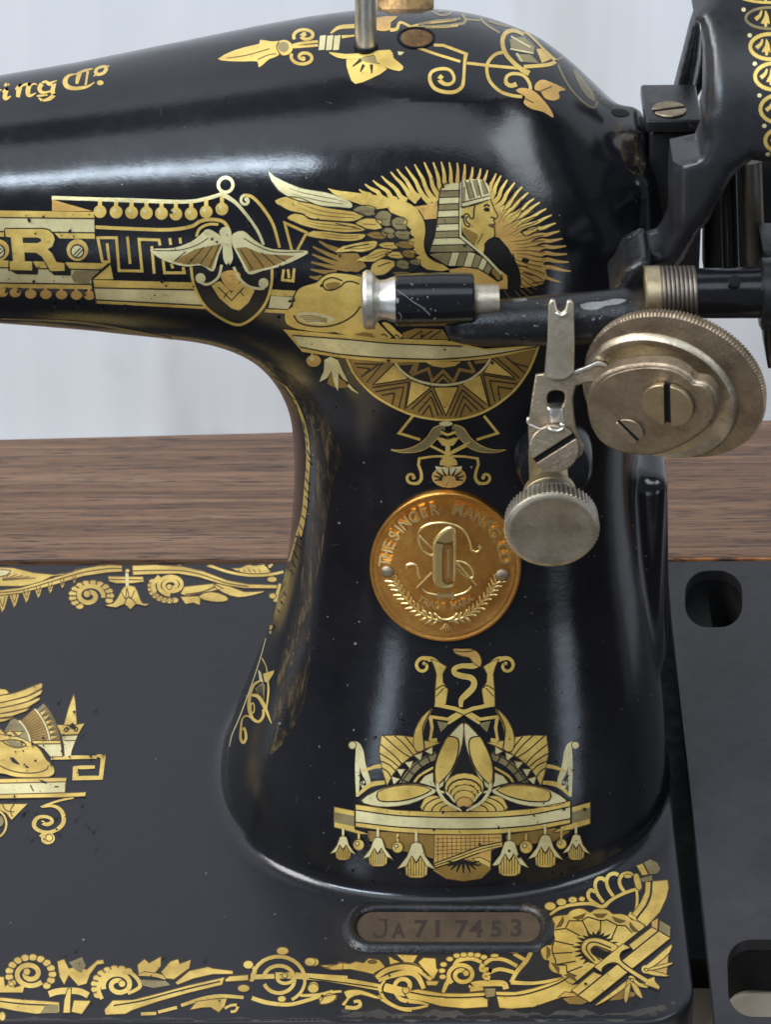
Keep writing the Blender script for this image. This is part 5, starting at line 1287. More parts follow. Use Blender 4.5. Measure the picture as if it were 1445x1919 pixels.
for x, y, sc in ((12, 318, .82), (207, 338, 1.0), (422, 382, 1.22), (946, 372, 1.22), (1147, 332, 1.12), (1320, 312, .88)):
    w = 62*sc; h = 82*sc
    d.line('pale', [(x, y-h-44*sc), (x, y-h*.6)], 4.5, 8)
    d.fill('gold', [(x-w*.72, y+h*.1), (x-w*.3, y-h*.2), (x+w*.3, y-h*.2), (x+w*.75, y+h*.1), (x+w*.8, y+h*.95), (x, y+h*1.12), (x-w*.75, y+h*.95)], 8, 2)
    for k in range(-3, 4): d.line('ink2', [(x+k*w*.2, y+h*.05), (x+k*w*.2, y+h*1.0)], 1.2, 9)
    d.fill('pale', [(x-w*.35, y-h*.8), (x, y-h*.92), (x+w*.4, y-h*.8), (x+w*.68, y-h*.1), (x+w*1.45, y+h*.65), (x+w*.75, y+h*.45), (x+w*.35, y-h*.15), (x, y+h*.25), (x-w*.35, y-h*.15), (x-w*.7, y+h*.45), (x-w*1.4, y+h*.6), (x-w*.68, y-h*.1)], 10)
    d.line('ink', [(x-w*.3, y-h*.1), (x, y+h*.27), (x+w*.32, y-h*.1)], 1.5, 11, 0)
for x, y, r_ in ((100, 308, 31), (318, 322, 31), (1040, 320, 36), (1238, 302, 29)): d.line('gold', [(x, y-75), (x, y-20)], 4, 8); d.dot('gold', x, y, r_, 9); d.dot('pale', x-8, y-8, r_*.35, 10)
d.fill('orange', [(525, 252), (700, 254), (905, 248), (905, 300), (845, 345), (843, 448), (790, 498), (690, 514), (590, 500), (520, 455)], 1)
d.fill('gold', [(525, 415), (640, 372), (780, 320), (908, 292), (908, 318), (780, 352), (650, 400), (525, 440)], 3); d.line('ink', [(525, 414), (640, 371), (780, 319), (908, 291)], 1.5, 4); d.line('ink', [(525, 428), (640, 387), (780, 336), (900, 308)], 1.3, 4); d.line('ink', [(525, 442), (650, 401), (780, 353)], 1.5, 4)
d.fill('gold', [(735, 388), (780, 378), (842, 408), (842, 440)], 3); d.fill('dark', [(522, 445), (660, 400), (720, 390), (842, 445), (790, 498), (690, 512), (590, 498)], 2)
for k in range(9):
    a = R(190-k*25); d.line('ink', [(688+32*math.cos(a), 412-14*math.sin(a)), (688+92*math.cos(a), 412-(-1)*(-1)*58*math.sin(a)*-1)], [5, 1.4], 4)
d.dot('ink', 685, 405, 26, 5, 14)
for k in range(12): d.line('ink2', [(545+26*k, 258), (545+26*k, 400-8*k)], 0.9, 2)
for k in range(5): d.line('ink2', [(530, 275+22*k), (900-40*k, 270+20*k)], 0.9, 2)
d.build()
# shape on the left flank
d = Decal('flank_transfer', T(430, 960, .23985), grid=6)
d.line('gold', [(255, 1140), (285, 1200), (295, 1250)], 2.2); d.line('gold', [(300, 1320), (305, 1400), (290, 1530)], [3, 4, 3]); d.fill('gold', [(262, 1262), (350, 1235), (345, 1260), (300, 1330), (275, 1325)], 0)
d.fill('pale', [(225, 1230), (245, 1250), (265, 1330), (235, 1320)], 0); d.fill('olive', [(200, 1380), (260, 1330), (278, 1350), (270, 1480), (230, 1430)], 0)
for k in range(4): d.line('ink', [(215+12*k, 1375-8*k), (235+10*k, 1430+10*k)], 1.4, 1)
d.line('gold', [(235, 1320), (190, 1350), (160, 1430), (155, 1530), (180, 1610), (230, 1635), (265, 1590), (262, 1540)], [4, 5, 6, 7, 6, 5, 5, 4]); d.line('gold', [(165, 1430), (225, 1440), (275, 1520), (328, 1650)], [4, 7, 7, 1.5])
d.ring('gold', 182, 1530, 14, 2.5, 1, 40); d.line('gold', [(175, 1610), (130, 1590), (100, 1620), (90, 1690), (88, 1770), (110, 1800), (130, 1760), (118, 1690), (102, 1700)], [3, 3, 3, 4, 5, 5, 5, 4, 3])
d.line('pale', [(285, 985), (245, 1130), (190, 1300), (140, 1440), (80, 1600), (20, 1740), (0, 1830)], [1.6, 2, 2, 2, 2.2, 2, 1.2]); d.line('gold', [(520, 200), (470, 380), (400, 560), (375, 700)], [3, 4, 6, 7]); d.line('gold', [(395, 560), (355, 700), (335, 800), (318, 950)], [5, 7, 8, 3], 0)
d.build()

# ------------------------------------------------------------------ transfers on the bed
def fb(name, t, g=11):
    q = Decal(name, t, hitbody, bed_arm, 0.005, g); q.outl = True; return q
d = fb('corner_flower_transfer', T(980, 1600, .20761))
for x, y, a, b_ in ((248, 475, 52, 38), (350, 438, 46, 34), (452, 418, 42, 30), (535, 410, 30, 24)): d.dot('gold', x, y, a, 0, b_)
d.line('gold', [(230, 565), (330, 495), (450, 462), (600, 452), (690, 475), (735, 480)], [4, 6, 6, 6, 6, 8])
d.line('gold', [(735, 478), (800, 420), (900, 365), (1010, 325), (1060, 320)], [8, 6, 6, 6, 7])
for pl in ([(655, 345), (615, 330), (592, 360), (600, 405), (640, 440), (690, 470)], [(745, 245), (715, 222), (670, 235), (655, 290), (680, 370), (730, 440)], [(865, 195), (830, 180), (780, 195), (758, 250), (775, 320), (820, 385)], [(995, 200), (960, 178), (905, 190), (875, 240), (885, 295), (920, 345)]): d.line('gold', pl, [7, 7, 7, 6.5, 6.5, 6])
d.dot('gold', 950, 205, 38, 1, 20); d.fill('gold', [(1005, 190), (1045, 185), (1075, 280), (1070, 325), (1030, 320), (1005, 250)], 1, 2)
d.line('gold', [(1030, 330), (1035, 420), (1020, 520), (985, 560)], [5, 5, 6, 10]); d.line('gold', [(960, 545), (1030, 580), (1110, 650)], [9, 12, 14])
d.fill('gold', [(1025, 110), (1085, 88), (1140, 190), (1080, 200)], 1); d.fill('olive', [(1090, 85), (1150, 52), (1215, 85), (1245, 140), (1215, 180), (1140, 190)], 1); d.line('ink', [(1088, 88), (1140, 190)], 2, 2)
d.fill('olive', [(1060, 225), (1165, 195), (1172, 240), (1080, 258)], 0)
d.fill('gold', [(1110, 255), (1160, 255), (1150, 370), (1110, 470), (1030, 575), (985, 545), (1060, 450), (1105, 350)], 1)
d.fill('gold', [(1172, 250), (1310, 238), (1320, 310), (1300, 400), (1240, 530), (1120, 660), (1030, 595), (1120, 470), (1165, 350)], 1); d.line('ink', [(1165, 250), (1160, 370), (1115, 480), (1025, 590)], 2, 2)
fl_ = [(400, 555), (430, 520), (500, 497), (560, 505), (610, 535), (650, 508), (720, 500), (780, 518), (815, 548), (880, 545), (950, 565), (985, 600), (1040, 612), (1105, 660), (1060, 700), (960, 780), (640, 1030), (490, 1155), (455, 1180), (400, 1160), (355, 1110), (345, 1095), (270, 1070), (235, 1020), (240, 970), (195, 960), (165, 900), (170, 850), (210, 825), (255, 830), (290, 770), (272, 700), (290, 640), (255, 590), (320, 562)]
d.fill('gold', fl_, 2, 2)
petals = [((540, 610), (600, 730)), ((705, 600), (700, 730)), ((855, 650), (800, 780)), ((395, 680), (520, 745)), ((285, 790), (460, 830)), ((270, 905), (450, 895)), ((300, 1005), (480, 975)), ((400, 1075), (540, 1020))]
for p, q in petals: d.line('ink', [p, q], 1.8, 3)
for pl in ([(290, 690), (385, 680), (420, 610), (530, 610), (590, 575), (705, 610), (760, 600), (855, 650), (930, 655), (990, 720)], [(285, 790), (265, 850), (270, 905), (295, 960), (300, 1005), (395, 1010), (400, 1075), (490, 1110)]): d.line('ink', pl, 1.8, 3, 0)
for cx, cy, a in ((510, 560, 70), (700, 545, 90), (870, 590, 110), (1010, 665, 140), (330, 620, 30), (215, 895, 0), (290, 1040, -30), (430, 1130, -60)):
    for k in range(-4, 5):
        o = R(a); ux, uy = math.cos(o), math.sin(o); s_ = k*14
        d.line('ink2', [(cx-uy*s_*1.1, cy+ux*s_), (cx-uy*s_*.35-ux*(-36), cy+ux*s_*.35+uy*38)], [2.2, 1.2], 3)
cx, cy = 660, 860
for k in range(15):
    a = R(-20-k*15.5); r0, r1 = 120, 215 if k % 2 == 0 else 195
    tip = (cx+r1*1.02*math.cos(a), cy+r1*.8*math.sin(a)*1.0); l = (cx+r0*math.cos(a-.16), cy+r0*math.sin(a-.16)); r_ = (cx+r0*math.cos(a+.16), cy+r0*math.sin(a+.16))
    d.fill('ink', [l, tip, r_], 4)
d.dot('ink', cx, cy+10, 140, 4, 130)
pt_ = [(655, 1005), (560, 920), (528, 860), (560, 790), (640, 768), (720, 780), (860, 840), (800, 895), (710, 870), (660, 850), (615, 870), (630, 915), (720, 960), (700, 1000)]
d.fill('gold', pt_, 5, 2); d.line('ink', [(650, 975), (590, 900), (575, 850), (610, 810), (680, 812), (800, 860)], 2, 6); d.line('ink', [(700, 970), (640, 910), (625, 870), (650, 845), (700, 855), (800, 890)], 2, 6)
d.fill('ink', [(645, 900), (680, 870), (790, 905), (720, 955)], 6, 0)
# crossed beams
d.fill('ink', [(440, 1190), (1110, 660), (1180, 680), (560, 1170)], 4); d.fill('gold', [(440, 1240), (640, 1075), (715, 1105), (500, 1285)], 5); d.fill('gold', [(960, 830), (1165, 672), (1230, 705), (1000, 880)], 5)
d.fill('gold', [(500, 1285), (1232, 705), (1335, 770), (610, 1350)], 5); d.line('ink', [(500, 1285), (1225, 705)], 2, 6)
d.fill('olive', [(1235, 600), (1340, 665), (1335, 760), (1222, 700)], 5); d.line('ink', [(1235, 600), (1340, 665), (1335, 762), (1225, 700), (1235, 600)], 1.6, 6, 0); d.fill('orange', [(1165, 620), (1225, 585), (1220, 690), (1165, 665)], 4)
d.fill('dark', [(360, 1310), (500, 1290), (590, 1340), (530, 1365), (420, 1360)], 2); d.fill('orange', [(380, 1250), (460, 1260), (500, 1290), (320, 1300)], 2)
d.fill('gold', [(640, 1035), (905, 822), (975, 860), (905, 890), (880, 930), (900, 980), (1000, 1060), (1130, 1140), (1190, 1120), (1195, 1160), (1240, 1210), (1230, 1238), (1160, 1210), (1110, 1195), (930, 1060), (850, 1000), (780, 1005), (730, 1040), (715, 1085)], 7, 0)
d.line('ink', [(975, 862), (905, 890), (880, 930), (900, 985), (1010, 1065), (1140, 1140)], 2, 8); d.line('ink', [(715, 1085), (725, 1040), (780, 1003), (850, 1000), (930, 1062), (1110, 1180)], 2, 8); d.line('ink', [(640, 1035), (715, 1088)], 2, 8)
for lf in ([(1095, 1030), (1180, 960), (1345, 820), (1325, 900), (1240, 980), (1130, 1050)], [(1130, 1045), (1240, 1010), (1365, 985), (1300, 1025), (1150, 1060)], [(1110, 1070), (1180, 1060), (1330, 1110), (1220, 1110), (1130, 1090)], [(940, 1150), (850, 1220), (650, 1375), (740, 1340), (880, 1250), (960, 1180)], [(940, 1165), (975, 1165), (965, 1260), (935, 1355), (912, 1290)], [(980, 1160), (1040, 1200), (1085, 1310), (1030, 1280), (990, 1210)]): d.fill('gold', lf, 3, 2)
d.fill('orange', [(1200, 980), (1325, 860), (1300, 1100), (1240, 1100), (1180, 1060)], 1); d.fill('dark', [(780, 1330), (900, 1230), (1020, 1260), (1010, 1290), (880, 1320)], 1)
d.spiral('gold', 1110, 1045, 34, 12, 60, 1.0, 4, 4, 4); d.spiral('gold', 975, 1145, 32, 12, 0, -1.0, 4, 4, 4); d.line('gold', [(1000, 1140), (1060, 1190), (1130, 1200)], [4, 6, 8], 4)
d.build()
d = fb('front_border_transfer', T(580, 1760, .29066))
d.fill('gold', [(62, 170), (180, 165), (185, 150), (260, 160), (300, 145), (350, 155), (380, 125), (450, 135), (488, 180), (420, 230), (360, 215), (260, 195), (150, 200)], 0, 0); d.dot('ink2', 405, 148, 34, 1, 14)
d.fill('gold', [(510, 110), (545, 130), (590, 150), (520, 165)], 0); d.fill('gold', [(560, 100), (700, 105), (670, 155), (610, 150)], 0); d.fill('gold', [(700, 150), (735, 120), (815, 125), (820, 190), (835, 200), (800, 260), (740, 200)], 0)
d.line('gold', [(430, 250), (500, 200), (580, 178), (660, 178), (720, 205), (785, 265)], [8, 10, 12, 13, 12, 7]); d.line('ink', [(415, 225), (500, 180), (600, 160), (700, 175), (770, 240)], 2, 1)
d.line('gold', [(445, 268), (540, 235), (640, 215), (700, 245), (738, 320)], [6, 9, 11, 10, 8]); d.fill('gold', [(750, 270), (835, 272), (820, 300), (760, 300)], 0)
d.line('gold', [(-6, 242), (150, 262), (300, 285), (450, 312)], [8, 10, 12, 12]); d.line('ink', [(-6, 255), (160, 275), (330, 298), (440, 315)], 1.6, 2)
d.line('gold', [(490, 270), (455, 320), (490, 390), (570, 440), (660, 450), (765, 430)], [6, 6, 5, 5, 5, 4]); d.line('gold', [(480, 310), (560, 330), (620, 345)], 16, 0)
d.line('ink', [(500, 270), (470, 320), (500, 385)], 1.8, 3)
d.spiral('gold', 612, 310, 74, 24, 120, 0.85, 7, 9, 3); d.line('gold', [(560, 360), (600, 395), (700, 410), (770, 425)], [6, 8, 6, 2], 2)
d.fill('gold', [(600, 340), (700, 325), (850, 350), (1000, 352), (1130, 345), (1140, 385), (1155, 390), (1150, 440), (1000, 450), (850, 435), (740, 405), (640, 390)], 1); d.line('ink', [(650, 345), (780, 368), (950, 380), (1135, 372)], 2, 3)
d.fill('olive', [(1130, 320), (1200, 320), (1195, 370), (1140, 380)], 2); d.line('gold', [(1045, 320), (1060, 295), (1150, 288), (1250, 290), (1268, 325)], 11, 2); d.fill('gold', [(1035, 300), (1120, 310), (1125, 335), (1035, 342)], 1)
d.fill('gold', [(1200, 340), (1330, 342), (1445, 318), (1600, 270), (1680, 220), (1740, 180), (1830, 230), (1760, 300), (1620, 380), (1445, 440), (1300, 452), (1225, 445), (1210, 380)], 1); d.line('ink', [(1205, 368), (1330, 368), (1445, 345), (1600, 290), (1700, 230)], 2, 3)
d.line('gold', [(1300, 280), (1445, 285), (1600, 262), (1700, 235)], [8, 6, 6, 4]); d.line('gold', [(1300, 280), (1340, 210), (1400, 140), (1430, 85)], [7, 8, 8, 8]); d.line('gold', [(1130, 160), (1180, 130), (1260, 135), (1340, 175)], 7); d.line('gold', [(1165, 215), (1230, 195), (1320, 215)], 7)
d.line('gold', [(1120, 160), (1112, 195), (1160, 205), (1130, 240), (1165, 255)], [8, 10, 10, 9, 10]); d.dot('gold', 1195, 108, 28, 0, 14); d.dot('orange', 1320, 75, 40, 0, 18); d.line('gold', [(1320, 95), (1390, 135)], 7)
d.spiral('gold', 985, 232, 92, 28, 135, 1.55, 7.5, 8, 1, squash=.82)
d.line('gold', [(905, 250), (880, 300), (862, 345)], [8, 8, 6]); d.line('gold', [(925, 190), (960, 140), (1040, 125), (1110, 150)], [6, 8, 8, 6])
for x, y in ((905, 130), (950, 108), (995, 102), (1040, 100), (1085, 105), (1125, 118), (865, 165), (855, 205), (860, 245)): d.dot('gold', x, y, 24, 0, 17)
d.dot('gold', 30, 150, 30, 0, 26); d.spiral('gold', 30, 312, 36, 14, 100, 0.9, 5, 6); d.line('gold', [(-60, 365), (60, 360), (150, 335)], [5, 6, 5]); d.fill('gold', [(60, 385), (130, 350), (180, 365), (150, 410), (70, 425)], 0)
d.line('gold', [(0, 395), (60, 365)], 5); d.fill('gold', [(220, 340), (300, 325), (380, 345), (470, 385), (420, 385), (330, 360), (260, 385), (230, 430), (205, 420), (240, 380)], 0, 2)
d.line('gold', [(230, 440), (290, 445), (325, 430), (320, 402), (285, 405)], [7, 7, 7, 6, 6]); d.line('gold', [(440, 370), (520, 420), (600, 455), (660, 462)], [6, 6, 5, 4], 0)
d.build()
d = fb('front_border_transfer', T(0, 1720, .44291))
for cx, cy, sc, a0 in ((124, 238, 1.0, 40), (500, 285, 1.0, 160)):
    d.spiral('gold', cx, cy, 66, 16, a0, 1.5, 9, 9, 1, squash=.82)
for k in range(13):
    a = R(150+k*21); d.dot('gold', 128+92*math.cos(a), 240+72*math.sin(a), 18, 0, 15)
for k in range(9):
    a = R(150+k*19); d.dot('gold', 492+92*math.cos(a), 290+74*math.sin(a), 19, 0, 15)
d.line('gold', [(430, 345), (415, 300), (440, 250), (500, 222), (560, 240), (592, 290), (540, 322)], [7, 8, 8, 8, 7, 7, 6], 1)
d.fill('gold', [(-20, 250), (15, 250), (20, 290), (50, 265), (60, 295), (105, 280), (95, 318), (-20, 318)], 0)
d.fill('gold', [(240, 185), (270, 175), (290, 215), (330, 205), (365, 220), (410, 180), (435, 178), (440, 195), (410, 200), (380, 240), (365, 280), (330, 290), (290, 245), (270, 285), (250, 250)], 0, 0); d.fill('olive', [(290, 190), (345, 168), (362, 205), (340, 235), (310, 215)], 1)
d.fill('gold', [(-20, 335), (80, 345), (180, 352), (250, 358), (250, 400), (150, 408), (60, 395), (-20, 378)], 0); d.line('ink', [(-20, 352), (100, 366), (240, 372)], 2, 1)
d.line('gold', [(205, 325), (250, 312), (330, 312), (372, 330)], 12, 1); d.fill('gold', [(285, 300), (300, 300), (295, 405), (265, 405), (270, 350)], 2); d.fill('gold', [(310, 350), (385, 352), (345, 410), (300, 400)], 1); d.fill('olive', [(190, 372), (245, 368), (245, 405), (170, 404)], 1)
d.fill('gold', [(440, 390), (475, 350), (560, 348), (680, 318), (800, 285), (950, 252), (940, 285), (800, 318), (660, 358), (560, 392), (530, 408), (445, 412)], 0); d.line('ink', [(480, 372), (600, 352), (750, 312), (930, 270)], 2, 1)
d.fill('gold', [(950, 262), (970, 248), (1050, 242), (1050, 266), (955, 272)], 0); d.line('gold', [(1060, 252), (1160, 248)], 9); d.line('gold', [(1165, 245), (1235, 245)], 12); d.line('gold', [(1250, 245), (1340, 252), (1470, 260)], 12)
d.fill('gold', [(580, 200), (610, 175), (630, 192), (680, 165), (680, 205), (655, 235), (610, 228), (585, 240)], 0); d.fill('gold', [(680, 230), (720, 185), (752, 175), (760, 195), (808, 178), (800, 215), (735, 262), (700, 258)], 0)
d.fill('gold', [(740, 275), (800, 225), (880, 208), (900, 215), (985, 225), (985, 240), (900, 240), (820, 258), (750, 285)], 0, 0); d.fill('olive', [(590, 262), (700, 268), (720, 285), (650, 298), (605, 288)], 0); d.line('gold', [(585, 238), (650, 242), (700, 255)], 7)
d.ring('gold', 1178, 265, 112, 7, 1, 100, 178, 360); d.ring('gold', 1178, 265, 112, 6, 1, 96, 0, 60); d.ring('gold', 1180, 262, 66, 7, 1, 58, 195, 520); d.spiral('gold', 1200, 255, 44, 14, 0, 0.8, 6, 7, 2, squash=.7)
d.dot('gold', 1195, 142, 26, 1, 17); d.dot('gold', 1050, 200, 22, 1, 18); d.dot('gold', 1312, 188, 24, 1, 18); d.dot('gold', 1030, 300, 26, 1, 16); d.dot('gold', 1325, 300, 24, 1, 20); d.dot('gold', 1192, 345, 18, 1, 14)
d.line('gold', [(1060, 205), (1080, 225), (1060, 270)], 6); d.line('gold', [(1065, 340), (1130, 360), (1220, 368), (1300, 350), (1400, 318), (1445, 312)], [8, 8, 7, 7, 5, 4]); d.fill('gold', [(1350, 365), (1370, 335), (1420, 325), (1425, 345), (1380, 368)], 0)
d.line('gold', [(595, 408), (660, 405)], 6); d.line('gold', [(668, 400), (748, 380)], 6); d.line('gold', [(765, 372), (850, 345), (930, 332), (1030, 338)], [6, 7, 7, 6]); d.fill('gold', [(800, 392), (830, 355), (900, 345), (960, 342), (950, 375), (925, 402), (890, 380), (850, 382)], 0); d.line('gold', [(950, 385), (975, 372), (1005, 372), (995, 395), (975, 398)], 5)
d.dot('gold', 8, 418, 14, 0, 20); d.fill('gold', [(1350, 205), (1380, 212), (1450, 190), (1450, 222), (1400, 222)], 0)
d.build()
d = fb('rear_border_transfer', T(0, 1030, .38754))
d.fill('gold', [(-20, 85), (60, 88), (160, 112), (260, 122), (340, 110), (378, 72), (385, 88), (345, 118), (250, 130), (180, 165), (100, 178), (-20, 178)], 0, 0)
for k in range(6): d.line('ink2', [(10, 150), (20+30*k, 108+6*k)], 1.2, 1)
d.fill('pale', [(-20, 95), (50, 102), (30, 125), (-20, 135)], 1)
d.fill('gold', [(-20, 200), (100, 185), (250, 140), (400, 92), (500, 76), (588, 78), (590, 108), (520, 112), (400, 130), (250, 175), (100, 212), (-20, 225)], 1); d.line('ink2', [(-20, 210), (100, 198), (250, 155), (400, 112), (520, 94), (588, 94)], 1.6, 2)
for k in range(7):
    x = 10+58*k; w = 62-5*k; y = 228-17*k; h = 78-6*k
    d.fill('gold', [(x-w*.5, y), (x+w*.5, y-12), (x+w*.15, y+h*.8), (x-w*.05, y+h)], 0); d.line('ink2', [(x-w*.25, y+4), (x, y+h*.6), (x+w*.2, y)], 1.4, 1)
d.spiral('gold', 430, 225, 70, 16, 10, -1.4, 8, 9, 1, squash=.8)
for k in range(13):
    a = R(200+k*-21+180); d.dot('gold', 440+92*math.cos(a), 225+64*math.sin(a), 20, 0, 14)
d.fill('gold', [(520, 130), (690, 132), (695, 158), (640, 165), (560, 165), (525, 155)], 1); d.line('ink2', [(525, 146), (690, 148)], 1.4, 2); d.line('pale', [(612, 100), (614, 180)], 6, 3); d.dot('gold', 615, 105, 12, 3, 10)
d.fill('gold', [(600, 180), (650, 180), (672, 230), (690, 262), (722, 262), (700, 275), (655, 265), (630, 292), (600, 265), (560, 282), (500, 270), (545, 262), (575, 220)], 2, 2); d.line('ink2', [(600, 262), (622, 230), (655, 262)], 1.6, 3); d.line('ink2', [(585, 205), (605, 240), (612, 190), (628, 240), (650, 200)], 1.3, 3)
d.fill('gold', [(638, 78), (760, 76), (880, 82), (980, 105), (1100, 150), (1200, 168), (1340, 172), (1340, 190), (1180, 188), (1080, 172), (960, 135), (860, 118), (760, 120), (640, 125)], 1); d.line('ink2', [(640, 105), (760, 102), (880, 104), (980, 125), (1100, 165), (1200, 180)], 1.6, 2)
d.line('gold', [(860, 80), (920, 70), (1000, 76), (1100, 108), (1200, 125), (1300, 122), (1370, 108)], [4, 5, 5, 5, 5, 5, 5]); d.fill('gold', [(1115, 92), (1160, 90), (1210, 70), (1260, 68), (1310, 110), (1250, 118), (1180, 115)], 1, 2); d.line('gold', [(1270, 90), (1278, 68), (1305, 62), (1312, 78), (1298, 84)], 5, 1)
for k in range(5): d.line('ink2', [(1150+25*k, 96), (1160+25*k, 112)], 1.2, 2)
d.spiral('gold', 828, 172, 68, 16, 95, 2.1, 7, 7, 1, squash=.72)
for k in range(9):
    a = R(75+k*16); d.dot('gold', 820+90*math.cos(a), 182+66*math.sin(a), 19, 0, 14)
d.line('gold', [(748, 205), (740, 170), (770, 130)], 8, 1)
d.fill('gold', [(890, 180), (1030, 165), (1080, 190), (1010, 205), (900, 225), (870, 215)], 0); d.fill('gold', [(870, 228), (970, 225), (965, 270), (935, 258), (895, 265)], 0, 0)
d.fill('gold', [(960, 225), (1020, 205), (1090, 225), (1100, 248), (1050, 255), (985, 245)], 1, 2); d.fill('gold', [(1030, 175), (1080, 165), (1180, 205), (1285, 200), (1230, 220), (1150, 232), (1080, 210)], 0, 2); d.line('ink2', [(895, 218), (980, 205), (1040, 180)], 1.6, 2)
d.dot('gold', 1315, 145, 24, 0, 14); d.line('gold', [(1340, 130), (1380, 118)], 8); d.dot('gold', 1318, 225, 18, 0, 14)
d.build()
d = fb('bed_centre_transfer', T(0, 1270, .17201))
d.fill('gold', [(-40, 120), (60, 130), (95, 165), (60, 190), (-40, 200)], 0)
for pl in ([(-60, 205), (150, 170), (330, 105), (440, 62), (462, 78), (450, 120), (300, 200), (120, 250), (-60, 290)], [(-60, 290), (120, 252), (300, 205), (440, 135), (462, 140), (440, 185), (300, 262), (120, 310), (-60, 345)], [(-60, 345), (120, 312), (300, 265), (400, 225), (435, 222), (425, 250), (300, 330), (120, 372), (-60, 405)], [(-60, 405), (120, 378), (310, 332), (280, 370), (120, 425), (-60, 448)], [(-60, 450), (60, 448), (158, 435), (60, 475), (-60, 500)]):
    d.fill('gold', pl, 2); d.line('ink2', pl[:4], 1.7, 3)
cx, cy = -60, 760
def arcp(r, a0, a1, n=10, sq=1.0): return [(cx+r*math.cos(R(a0+(a1-a0)*k/n)), cy+r*sq*math.sin(R(a0+(a1-a0)*k/n))) for k in range(n+1)]
d.fill('olive', arcp(720, -42, -4)+arcp(600, -4, -42)[::1], 0); d.fill('orange', arcp(590, -44, -6)+arcp(400, -6, -46), 0)
for k in range(24): 
    a = -44+k*1.6; d.line('ink2' if k % 2 else 'dark', [(cx+400*math.cos(R(a)), cy+400*math.sin(R(a))), (cx+585*math.cos(R(a)), cy+585*math.sin(R(a)))], 1.3, 1)
d.line('pale', arcp(600, -44, -6), 3.2, 1); d.line('pale', arcp(390, -48, -8), 3, 1); d.fill('olive', arcp(385, -60, -8)+arcp(200, -8, -60), 0)
for k in range(7):
    a = -38+k*5.2; d.fill('gold', [(cx+615*math.cos(R(a)), cy+615*math.sin(R(a))), (cx+705*math.cos(R(a+2.4)), cy+705*math.sin(R(a+2.4))), (cx+615*math.cos(R(a+4.8)), cy+615*math.sin(R(a+4.8)))], 1); d.line('ink2', [(cx+612*math.cos(R(a)), cy+612*math.sin(R(a))), (cx+712*math.cos(R(a)), cy+712*math.sin(R(a)))], 1.3, 1)
d.line('ink2', arcp(715, -42, -4), 1.6, 1)
for x in (0, 100): d.fill('gold', [(x, 560), (x+70, 640), (x-60, 640)], 1); d.fill('gold', [(x+40, 590), (x+150, 590), (x+100, 640)], 1)
d.fill('gold', [(330, 690), (655, 690), (660, 725), (370, 728)], 2); d.fill('pale', [(390, 730), (660, 726), (680, 865), (545, 868), (470, 780)], 2); d.line('ink2', [(330, 728), (660, 724)], 1.6, 3)
beast = [(-60, 645), (60, 638), (180, 650), (280, 690), (380, 745), (440, 800), (500, 900), (560, 950), (590, 1010), (580, 1060), (520, 1090), (380, 1095), (180, 1092), (60, 1060), (-60, 1000)]
d.fill('gold', beast, 4, 2); d.line('ink2', [(-20, 700), (120, 685), (220, 700), (280, 745), (180, 770), (80, 740), (20, 700)], 2, 5); d.fill('olive', [(60, 700), (160, 695), (240, 725), (250, 755), (160, 762), (100, 735)], 5)
d.line('ink2', [(-60, 930), (60, 1000), (200, 1040), (380, 1045), (500, 1010), (520, 960)], 1.8, 5); d.fill('ink', [(100, 880), (140, 875), (180, 915), (215, 955), (190, 955), (130, 930)], 5); d.line('ink', [(370, 915), (395, 910)], 3, 5); d.line('ink', [(275, 970), (305, 990)], 3, 5); d.line('ink', [(240, 800), (255, 815)], 2, 5)
d.fill('gold', [(-60, 1108), (725, 1095), (715, 1140), (-60, 1158)], 3); d.fill('pale', [(-60, 1158), (715, 1142), (705, 1258), (-60, 1280)], 3); d.line('ink2', [(-60, 1158), (715, 1141)], 1.6, 4); d.line('ink', [(325, 1178), (362, 1245)], 1.8, 4); d.fill('ink', [(415, 1120), (480, 1130), (515, 1165), (460, 1155)], 4); d.line('ink', [(590, 1195), (635, 1195)], 2, 4)
d.fill('gold', [(-60, 1280), (700, 1262), (935, 1252), (925, 1300), (700, 1310), (-60, 1325)], 3)
d.fill('gold', [(800, 178), (818, 260), (835, 520), (690, 520), (745, 320)], 1); d.fill('gold', [(610, 515), (690, 520), (740, 530), (775, 560), (830, 515), (920, 500), (850, 620), (665, 632), (640, 570)], 2); d.fill('pale', [(665, 636), (845, 630), (820, 690), (780, 800), (770, 862), (695, 865), (690, 740)], 1)
d.spiral('ink', 722, 575, 30, 10, 0, -1.2, 2, 2, 3); d.spiral('ink', 820, 570, 30, 10, 180, 1.2, 2, 2, 3); d.line('ink2', [(665, 632), (848, 625)], 1.8, 3); d.line('ink2', [(695, 690), (815, 688)], 1.2, 3)
d.line('gold', [(550, 885), (830, 872), (1050, 872)], [5, 7, 6], 2, 0); d.line('gold', [(1060, 850), (1122, 868), (1095, 1095), (820, 1100), (815, 985), (1030, 978)], [4, 8, 8, 8, 8, 6], 2, 0); d.line('gold', [(1050, 855), (1140, 855)], 5, 2)
d.line('gold', [(800, 1315), (640, 1345), (440, 1415), (560, 1400), (650, 1440), (690, 1520), (680, 1600), (600, 1670), (500, 1690), (400, 1660), (365, 1600), (400, 1535), (480, 1518), (550, 1540), (560, 1580), (510, 1605), (460, 1590), (470, 1565)], [3, 4, 3, 5, 7, 8, 8, 7, 6, 7, 8, 7, 6, 6, 7, 7, 6, 5], 2, 3)
d.spiral('gold', 510, 1760, 80, 26, 200, 1.35, 6, 9, 2, squash=.75)
